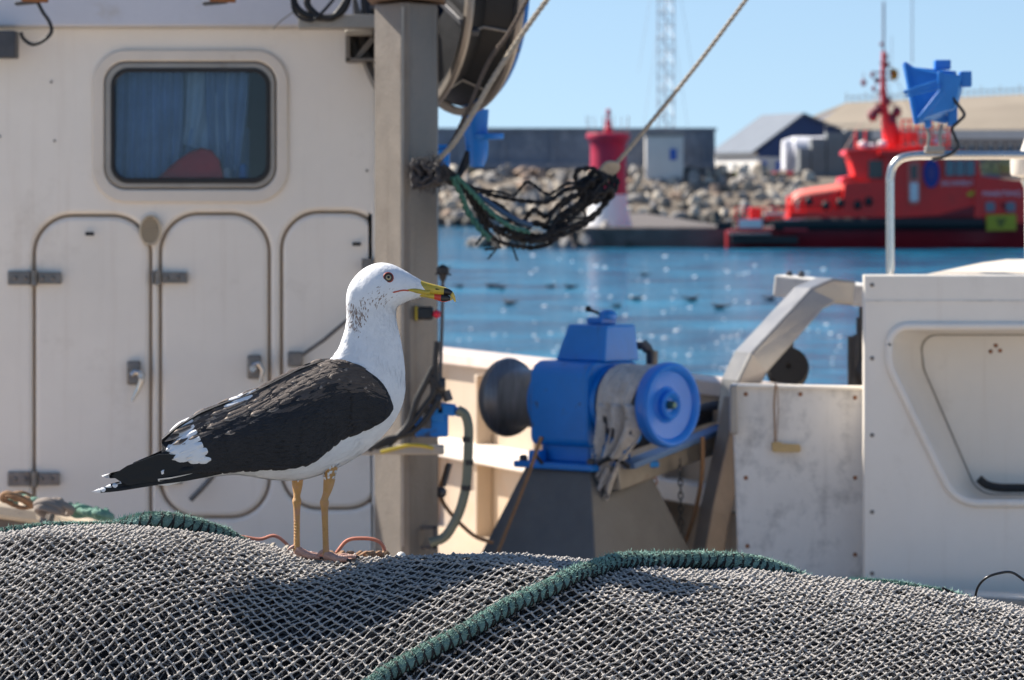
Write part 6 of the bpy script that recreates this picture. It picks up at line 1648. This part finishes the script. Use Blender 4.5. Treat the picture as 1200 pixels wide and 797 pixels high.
tag(gl, 'large dark-backed gull with white head and yellow bill standing on the net', 'seagull')

# bill
def bill_loft(rws, n=34):
    rr = interp_rows(rws, n); rgs = []
    for r in rr:
        ring = []
        for k in range(20):
            a = 2 * PI * k / 20; x = (r[0] + r[2]) / 2 + (r[0] - r[2]) / 2 * math.cos(a); y = (r[1] + r[3]) / 2 + (r[1] - r[3]) / 2 * math.cos(a); ring.append(G(x, y, -r[4] * math.copysign(abs(math.sin(a)) ** .85, math.sin(a))))
        rgs.append(ring)
    return rgs, rr
yb = mat('bill_yellow', (.50, .36, .035), .35, var=.2, vs=50, bump=.15, bs=200, dirt=(.30, .26, .07), ds=60, dthr=.48, damt=.6)
rb = mat('bill_red', (.55, .045, .02), .35, var=.15); kb = mat('bill_black', (.015, .012, .012), .3)
pale = mat('bill_tip_yellow', (.62, .44, .09), .35)
mb = MB()
up_, rr = bill_loft([(486, 325, 478, 343, 9), (496, 329.5, 492, 343.4, 7.6), (505, 332.3, 503, 344.6, 6.3), (514, 334.6, 513, 345.4, 5.4), (522, 336.8, 521, 345.6, 4.9), (528, 339.6, 526, 346, 4.4), (531.5, 343, 528, 347.6, 3.6), (533.5, 348, 530, 350, 2.6), (534.3, 353.5, 532.8, 353.9, .8)])
mb.loft(up_)
for fi, f in enumerate(mb.f):
    i = fi // 20
    if i < len(rr):
        r = rr[i]; x = (r[0] + r[2]) / 2; k = fi % 20; topish = min(k + .5, 20 - k - .5) / 10
        if 519.5 < x < 528.5 and .08 < topish + (x - 524) * .03: mb.m[fi] = 2
        if x > 529.5: mb.m[fi] = 3
n0 = len(mb.f)
lo_, rr2 = bill_loft([(474, 340.0, 478, 349.4, 8), (490, 341.0, 492, 348.2, 6.9), (502, 343.2, 502, 349.4, 5.7), (511, 344, 511, 351.6, 5.0), (518, 344.4, 517, 353.6, 4.5), (523, 345, 521.5, 353.9, 4.0), (527, 347, 526.5, 352.6, 2.9), (530, 350.4, 529.8, 351.6, 1.2)])
mb.loft(lo_)
for fi in range(n0, len(mb.f)):
    i = (fi - n0) // 20
    if i < len(rr2):
        r = rr2[i]; x = (r[0] + r[2]) / 2; k = (fi - n0) % 20; low = min(k + .5, 20 - k - .5) / 10
        if 508 < x < 515.5 and low > .18: mb.m[fi] = 1
        if 515.5 <= x < 526.5: mb.m[fi] = 2 if low < .8 else 1
        if x >= 526.5: mb.m[fi] = 3
mb.build('beak', [yb, rb, kb, pale], gl, smooth=60)
# nostril and gape line on both sides
mb = MB()
for s_ in (-1, 1):
    mb.tube([G(509, 338.6, s_ * 5.1), G(512, 338.8, s_ * 5.2), G(515, 339.3, s_ * 5.0)], [.3 * U, 1.0 * U, .3 * U], 8)
mb.build('nostril', kb, gl)
mb = MB()
for s_ in (-1, 1):
    pts = []
    for (x, y) in ((461, 342.2), (465, 341.4), (470, 340.2), (475, 339.8), (480, 340.4)):
        o_ = G(x, y, 0); hit = bodytree.ray_cast(Vector((o_.x, o_.y + s_ * .2, o_.z)), Vector((0, -s_, 0)))
        pts.append(hit[0] + Vector((0, s_ * .0003, 0)) if hit[0] else G(x, y, s_ * 10))
    mb.tube(smooth_path(pts, 3), [.4 * U] + [.9 * U] * 11 + [.6 * U], 7)
pieces(mb, 'gape', fleshm, gl)
mb = MB()
for s_ in (-1, 1):
    pts = []
    for (x, y) in ((476, 339.6), (480, 339.6), (485, 340), (490, 341), (498, 342.4), (504, 342.6)):
        o_ = G(x, y, 0); hit = bodytree.ray_cast(Vector((o_.x, o_.y + s_ * .2, o_.z)), Vector((0, -s_, 0)))
        pts.append(hit[0] - Vector((0, s_ * .0006, 0)) if hit[0] and x < 492 else G(x, y, s_ * 5.5))
    mb.tube(smooth_path(pts, 3), [min(.6 + .28 * i_, 2.9) * U for i_ in range(16)], 10)
mb.build('bill_base', yb, gl, smooth=60)
# eyes
eyem = bpy.data.materials.new('iris_pale'); eyem.use_nodes = True; e_ = eyem.node_tree.nodes['Principled BSDF']; e_.inputs['Base Color'].default_value = (.30, .24, .13, 1); e_.inputs['Roughness'].default_value = .08; e_.inputs['Coat Weight'].default_value = 1
pupil = mat('pupil_black', (.004, .004, .004), .05, bump=0); ring_m = mat('orbital_ring_red', (.30, .045, .02), .5)
darkring = mat('dark_eyelid', (.03, .02, .02), .5)
for s_ in (-1, 1):
    c0 = G(455.7, 324.8, 0); hit = bodytree.ray_cast(Vector((c0.x, c0.y + s_ * .2, c0.z)), Vector((0, -s_, 0)))
    hp, hn = hit[0], hit[1]
    nrm = hn if hn.dot(Vector((0, s_, 0))) > 0 else -hn
    nrm = (nrm + Vector((0, s_ * 1.2, 0))).normalized()
    T = Matrix.Translation(hp) @ nrm.to_track_quat('Z', 'Y').to_matrix().to_4x4()
    mb = MB(); mb.lathe([(4.6 * U, -2 * U), (4.5 * U, -.2 * U), (3.9 * U, .9 * U), (2.9 * U, 1.5 * U), (1.6 * U, 2.0 * U)], T, 28, mi=0); mb.lathe([(1.6 * U, 2.0 * U), (.9 * U, 2.2 * U), (.01 * U, 2.3 * U)], T, 28, mi=1)
    ey = mb.build('eye', [eyem, pupil], gl, smooth=80)
    mb = MB(); mb.lathe([(6.6 * U, -1.2 * U), (6.3 * U, .5 * U), (5.6 * U, 1.1 * U), (5.0 * U, .9 * U)], T, 28, mi=0); mb.lathe([(5.2 * U, .9 * U), (4.4 * U, 1.5 * U), (3.3 * U, 1.5 * U), (3.3 * U, .4 * U)], T, 28, mi=1)
    mb.build('eye_ring', [ring_m, darkring], ey, smooth=80)

# wings -------------------------------------------------------------
wx_ = [462, 458, 452, 444, 430, 415, 400, 378, 350, 326, 292, 262, 235, 210, 188]
Tt = [474, 462, 450, 441, 431, 425, 420, 420, 430, 442.5, 459.5, 470, 481, 496, 514]
Bt = [478, 485, 491, 496, 501, 506, 513, 534, 546, 547, 548, 550, 553, 557, 561]
Wt = [36, 40, 43, 45.5, 49, 51.5, 53.5, 56, 56, 53, 47, 40, 32, 23, 15]
O0 = [36, 37, 36, 32, 24, 14, 6, 1, 0, 0, 0, 0, 0, 0, 0]
def wf_(arr, x): return float(np.interp(-x, [-q for q in wx_], arr))
_bo = {}
def body_o(x, y):
    k = (round(x / 2), round(y / 2))
    if k not in _bo:
        c0 = G(k[0] * 2, k[1] * 2, 0); h_ = bodytree.ray_cast(Vector((c0.x, c0.y - .3, c0.z)), Vector((0, 1, 0)))
        _bo[k] = max(0, (c0.y - h_[0].y) / U) if h_[0] else 0
    return _bo[k]
def WP(x, v, off=0, s=-1):
    """point on the folded wing: x along the bird, v 0 at the back line, 1 at the lower edge"""
    T0, B0, W0, o0 = wf_(Tt, x), wf_(Bt, x), wf_(Wt, x), wf_(O0, x)
    y = T0 + (B0 - T0) * v
    prof = math.sin(min(v / .62, 1) * PI / 2) if v < .62 else 1 - .12 * ((v - .62) / .38) ** 2
    o = o0 + (W0 - o0) * prof + off
    if x > 300: o = max(o, body_o(x, y) + 2.0 + off)
    return G(x, y - off * .3 * (1 - v), s * o)
wingm = mat('wing_slate', (.022, .021, .023), .6, var=.35, vs=50, bump=.35, bs=350, spec=.3)
featm = mat('scapular_brown', (.105, .085, .075), .65, var=.35, vs=60, bump=.5, bs=500, stretch=(1, 1, 3), spec=.3)
edgem = mat('feather_edge_tan', (.26, .21, .17), .7, var=.3, vs=60)
blackf = mat('primary_black', (.008, .008, .009), .5, var=.3, vs=40, bump=.2, spec=.3)
def feather(mb, base, d, nrm, L_, W_, m, me_, lift=.06, curl=0, seg=6, tip=.75):
    """a flat feather: vane in three strips a side with a slight keel"""
    d = d.normalized(); nrm = (nrm - d * nrm.dot(d)).normalized(); sd_ = d.cross(nrm)
    prof = []
    for k in range(seg + 1):
        t = k / seg; w_ = W_ * (.45 + .55 * min(t / .35, 1)) * (1 if t < tip else math.sqrt(max(0, 1 - ((t - tip) / (1 - tip)) ** 2)) * 1 + .02)
        prof.append((t, w_))
    vs = []; fs = []; ms = []
    for t, w_ in prof:
        c = base + d * (L_ * t) + nrm * (L_ * (lift * t + curl * t * t))
        for a, kz in ((-1, -.16), (-.72, -.06), (0, .06), (.72, -.06), (1, -.16)): vs.append(c + sd_ * (a * w_ / 2) + nrm * (kz * W_))
    for k in range(seg):
        for j in range(4):
            fs.append((k * 5 + j, k * 5 + j + 1, k * 5 + j + 6, k * 5 + j + 5)); ms.append(me_ if (j in (0, 3) or k == seg - 1) else m)
    n0 = len(mb.v); mb.v += [tuple(q) for q in vs]
    for f, m_ in zip(fs, ms): mb.f.append(tuple(i + n0 for i in f)); mb.m.append(m_)
for s_ in (-1, 1):
    mb = MB()
    NXw, NV = 70, 22; vs = []; fs = []
    for i in range(NXw + 1):
        x = 462 - (462 - 190) * i / NXw
        for j in range(NV + 1): vs.append(WP(x, j / NV, -.8, s_))
        # inner return
        for j in range(NV, -1, -1): vs.append(WP(x, j / NV, -9 if 2 < i else -3, s_))
    n_ = 2 * (NV + 1)
    for i in range(NXw):
        for j in range(n_):
            fs.append((i * n_ + j, i * n_ + (j + 1) % n_, (i + 1) * n_ + (j + 1) % n_, (i + 1) * n_ + j))
    fs.append(tuple(range(n_))); fs.append(tuple(NXw * n_ + j for j in range(n_))[::-1])
    mb.add(vs, fs, 0)
    def wn(x, v):
        a = WP(x - 2, v, 0, s_) - WP(x + 2, v, 0, s_); b_ = WP(x, min(v + .03, 1), 0, s_) - WP(x, max(v - .03, 0), 0, s_); n2 = a.cross(b_).normalized()
        c = G(x, wf_(Tt, x) * .5 + wf_(Bt, x) * .5, 0); p = WP(x, v, 0, s_)
        return n2 if n2.dot(p - c) > 0 else -n2
    # smooth covert rows, from the tail end forward
    items = []
    for row in range(24):
        v = .30 + .68 * row / 23
        x = 212 + random.uniform(0, 6)
        while x < 458: items.append((x + random.uniform(-2, 2), v + random.uniform(-.012, .012), 'c')); x += 8.5
    for row in range(15):
        v = .0 + .36 * row / 14
        x = 240 + random.uniform(0, 8)
        while x < 455: items.append((x + random.uniform(-3, 3), v + random.uniform(-.015, .015), 's')); x += 9
    for k in range(26): items.append((random.uniform(232, 300), random.uniform(.0, .45), 't'))
    items.sort(key=lambda q: q[0])
    for (x, v, kd) in items:
        v = min(max(v, 0.005), .985); x = min(x, 458)
        if x > 440 and not (.1 < v < .95): continue
        p = WP(x, v, .2, s_); q = WP(max(x - 18, 172), min(max(v + (.03 if kd != 'c' else .0), 0), 1), .2, s_); d = q - p; n2 = wn(x, v)
        d = d.normalized() + Vector((0, 0, random.gauss(0, .05)))
        if kd == 'c': feather(mb, p, d, n2, random.uniform(15, 20) * U, 9 * U, 0, 0, lift=.015, tip=.6, seg=4)
        elif kd == 's':
            big = x < 330
            rough_ = 1 if 225 < x < 345 and v > .12 else .35
            d = d + Vector((0, 0, -.25 * rough_ * random.random())); feather(mb, p, d, n2, random.uniform(20, 30 if big else 22) * U, random.uniform(7, 10) * U, 1, 2 if random.random() < (.5 if big else .2) else 1, lift=.02 + .03 * random.random() * rough_, tip=.55, seg=5)
        else: feather(mb, p, d + Vector((0, 0, -.12 * random.random())), n2, random.uniform(34, 50) * U, random.uniform(7, 10) * U, 1, 2, lift=.02 + .03 * random.random(), tip=.7, seg=6)
    # white tips of the tertials and secondaries: a bulging crescent
    for (x, v, L_, W_, dx, dz) in ((246, .66, 26, 20, -1, -.28), (240, .54, 30, 22, -1, -.22), (236, .42, 32, 22, -1, -.24), (232, .30, 32, 20, -1, -.28), (228, .18, 32, 13, -1, -.34), (226, .08, 34, 12, -1, -.38), (222, .02, 34, 11, -1, -.42),
                                   (242, .74, 20, 16, -1, -.12), (232, .60, 30, 20, -1, -.22), (226, .46, 28, 20, -1, -.24), (220, .34, 28, 13, -1, -.3), (250, .80, 16, 9, -1, -.05)):
        p = WP(x, v, 1.5, s_); n2 = wn(x, v); q = G(0, 0); d = (WP(x - 14, v, 1.5, s_) - p).normalized() + Vector((0, 0, dz * .35)); feather(mb, p, d, n2, L_ * U, W_ * U, 3, 3, lift=.10, curl=-.10, tip=.35, seg=9)
    for (x, v) in ((300, .015), (296, .06), (290, .03), (286, .09)):
        p = WP(x, v, 1.6, s_); n2 = wn(x, v); d = WP(x - 14, v, 1.5, s_) - p; feather(mb, p, d, n2, 26 * U, 9 * U, 3, 3, lift=.05, tip=.6)
    # primaries: long narrow blades beyond the folded wing
    if s_ < 0:
        prim = [((262, 548), (150, 563), 13, 12), ((262, 550), (135, 567), 12.5, 12), ((264, 548.5), (122, 570.5), 11, 11), ((268, 548.5), (108, 575.5), 9, 10), ((250, 540), (165, 556), 13, 13)]
        ofs = (12, 10.5, 9.2, 8, 14)
    else:
        prim = [((258, 534), (160, 548), 13, 12), ((258, 537), (140, 553), 12.5, 12), ((258, 540), (119, 558), 11, 10), ((240, 528), (178, 540), 13, 13)]
        ofs = (8, 7, 5, 9)
    for (b0, t0, W_, _x), oo in zip(prim, ofs):
        base = G(b0[0], b0[1], s_ * (oo + 20)); tipp = G(t0[0], t0[1], s_ * oo * .7); d = tipp - base; n2 = Vector((-.1, s_ * 1.0, .45)).normalized()
        L_ = d.length; n0 = len(mb.f); feather(mb, base, d, n2, L_, W_ * U, 4, 4, lift=.0, tip=.72, seg=16)
        for fi in range(n0, len(mb.f)):
            k = (fi - n0) // 4
            if k == 15: mb.m[fi] = 3
        # narrow white mirror shortly before the tip
        if t0[0] < 150:
            mp_ = base.lerp(tipp, 1 - 17 * U / L_); feather(mb, mp_ + n2 * .0012, d, n2, 6.5 * U, 6.5 * U, 3, 3, lift=0, tip=.3, seg=4)
    # dark fill of the folded secondaries between wing and primaries
    vs = []
    if s_ < 0: q = [(262, 520), (232, 532), (188, 531), (150, 545), (132, 557), (150, 568), (200, 560.5), (262, 550)]
    else: q = [(262, 505), (225, 516), (188, 529), (155, 543), (150, 556), (200, 556), (262, 548)]
    n0 = len(mb.v)
    mb.prism([G(x, y, s_ * (12 + (x - 130) * .15)) for x, y in q], Vector((0, -s_ * .006, 0)), mi=4)
    if s_ < 0:
        p = G(181, 553, -22); n2 = Vector((0, -1, .3)).normalized(); feather(mb, G(194, 551, -23.5), Vector((-1, .2, 0.02)), n2, 11 * U, 9 * U, 3, 3, lift=0, tip=.2, seg=4)
    mb.build('wing', [wingm, featm, edgem, plum, blackf], gl, smooth=40)
# tail feathers: white, showing under the primaries
mb = MB()
for k in range(6):
    o = (k - 2.5) * 7; base = G(262, 548, o); tipp = G(182 + abs(k - 2.5) * 2, 562, o * 1.2); feather(mb, base, tipp - base, Vector((0, 0, -1)), (tipp - base).length, 13 * U, 0, 0, lift=0, tip=.85, seg=6)
for k in range(5):
    o = -10 + k * 5; base = G(250, 550, o); tipp = G(186 + k, 567.5, o); feather(mb, base, tipp - base, Vector((0, -1, .2)), (tipp - base).length, 8 * U, 0, 0, lift=0, tip=.75, seg=6)
mb.build('tail', [plum], gl, smooth=40)
for o in list(bpy.data.objects):
    if o.name.startswith('tmp'): bpy.data.objects.remove(o)
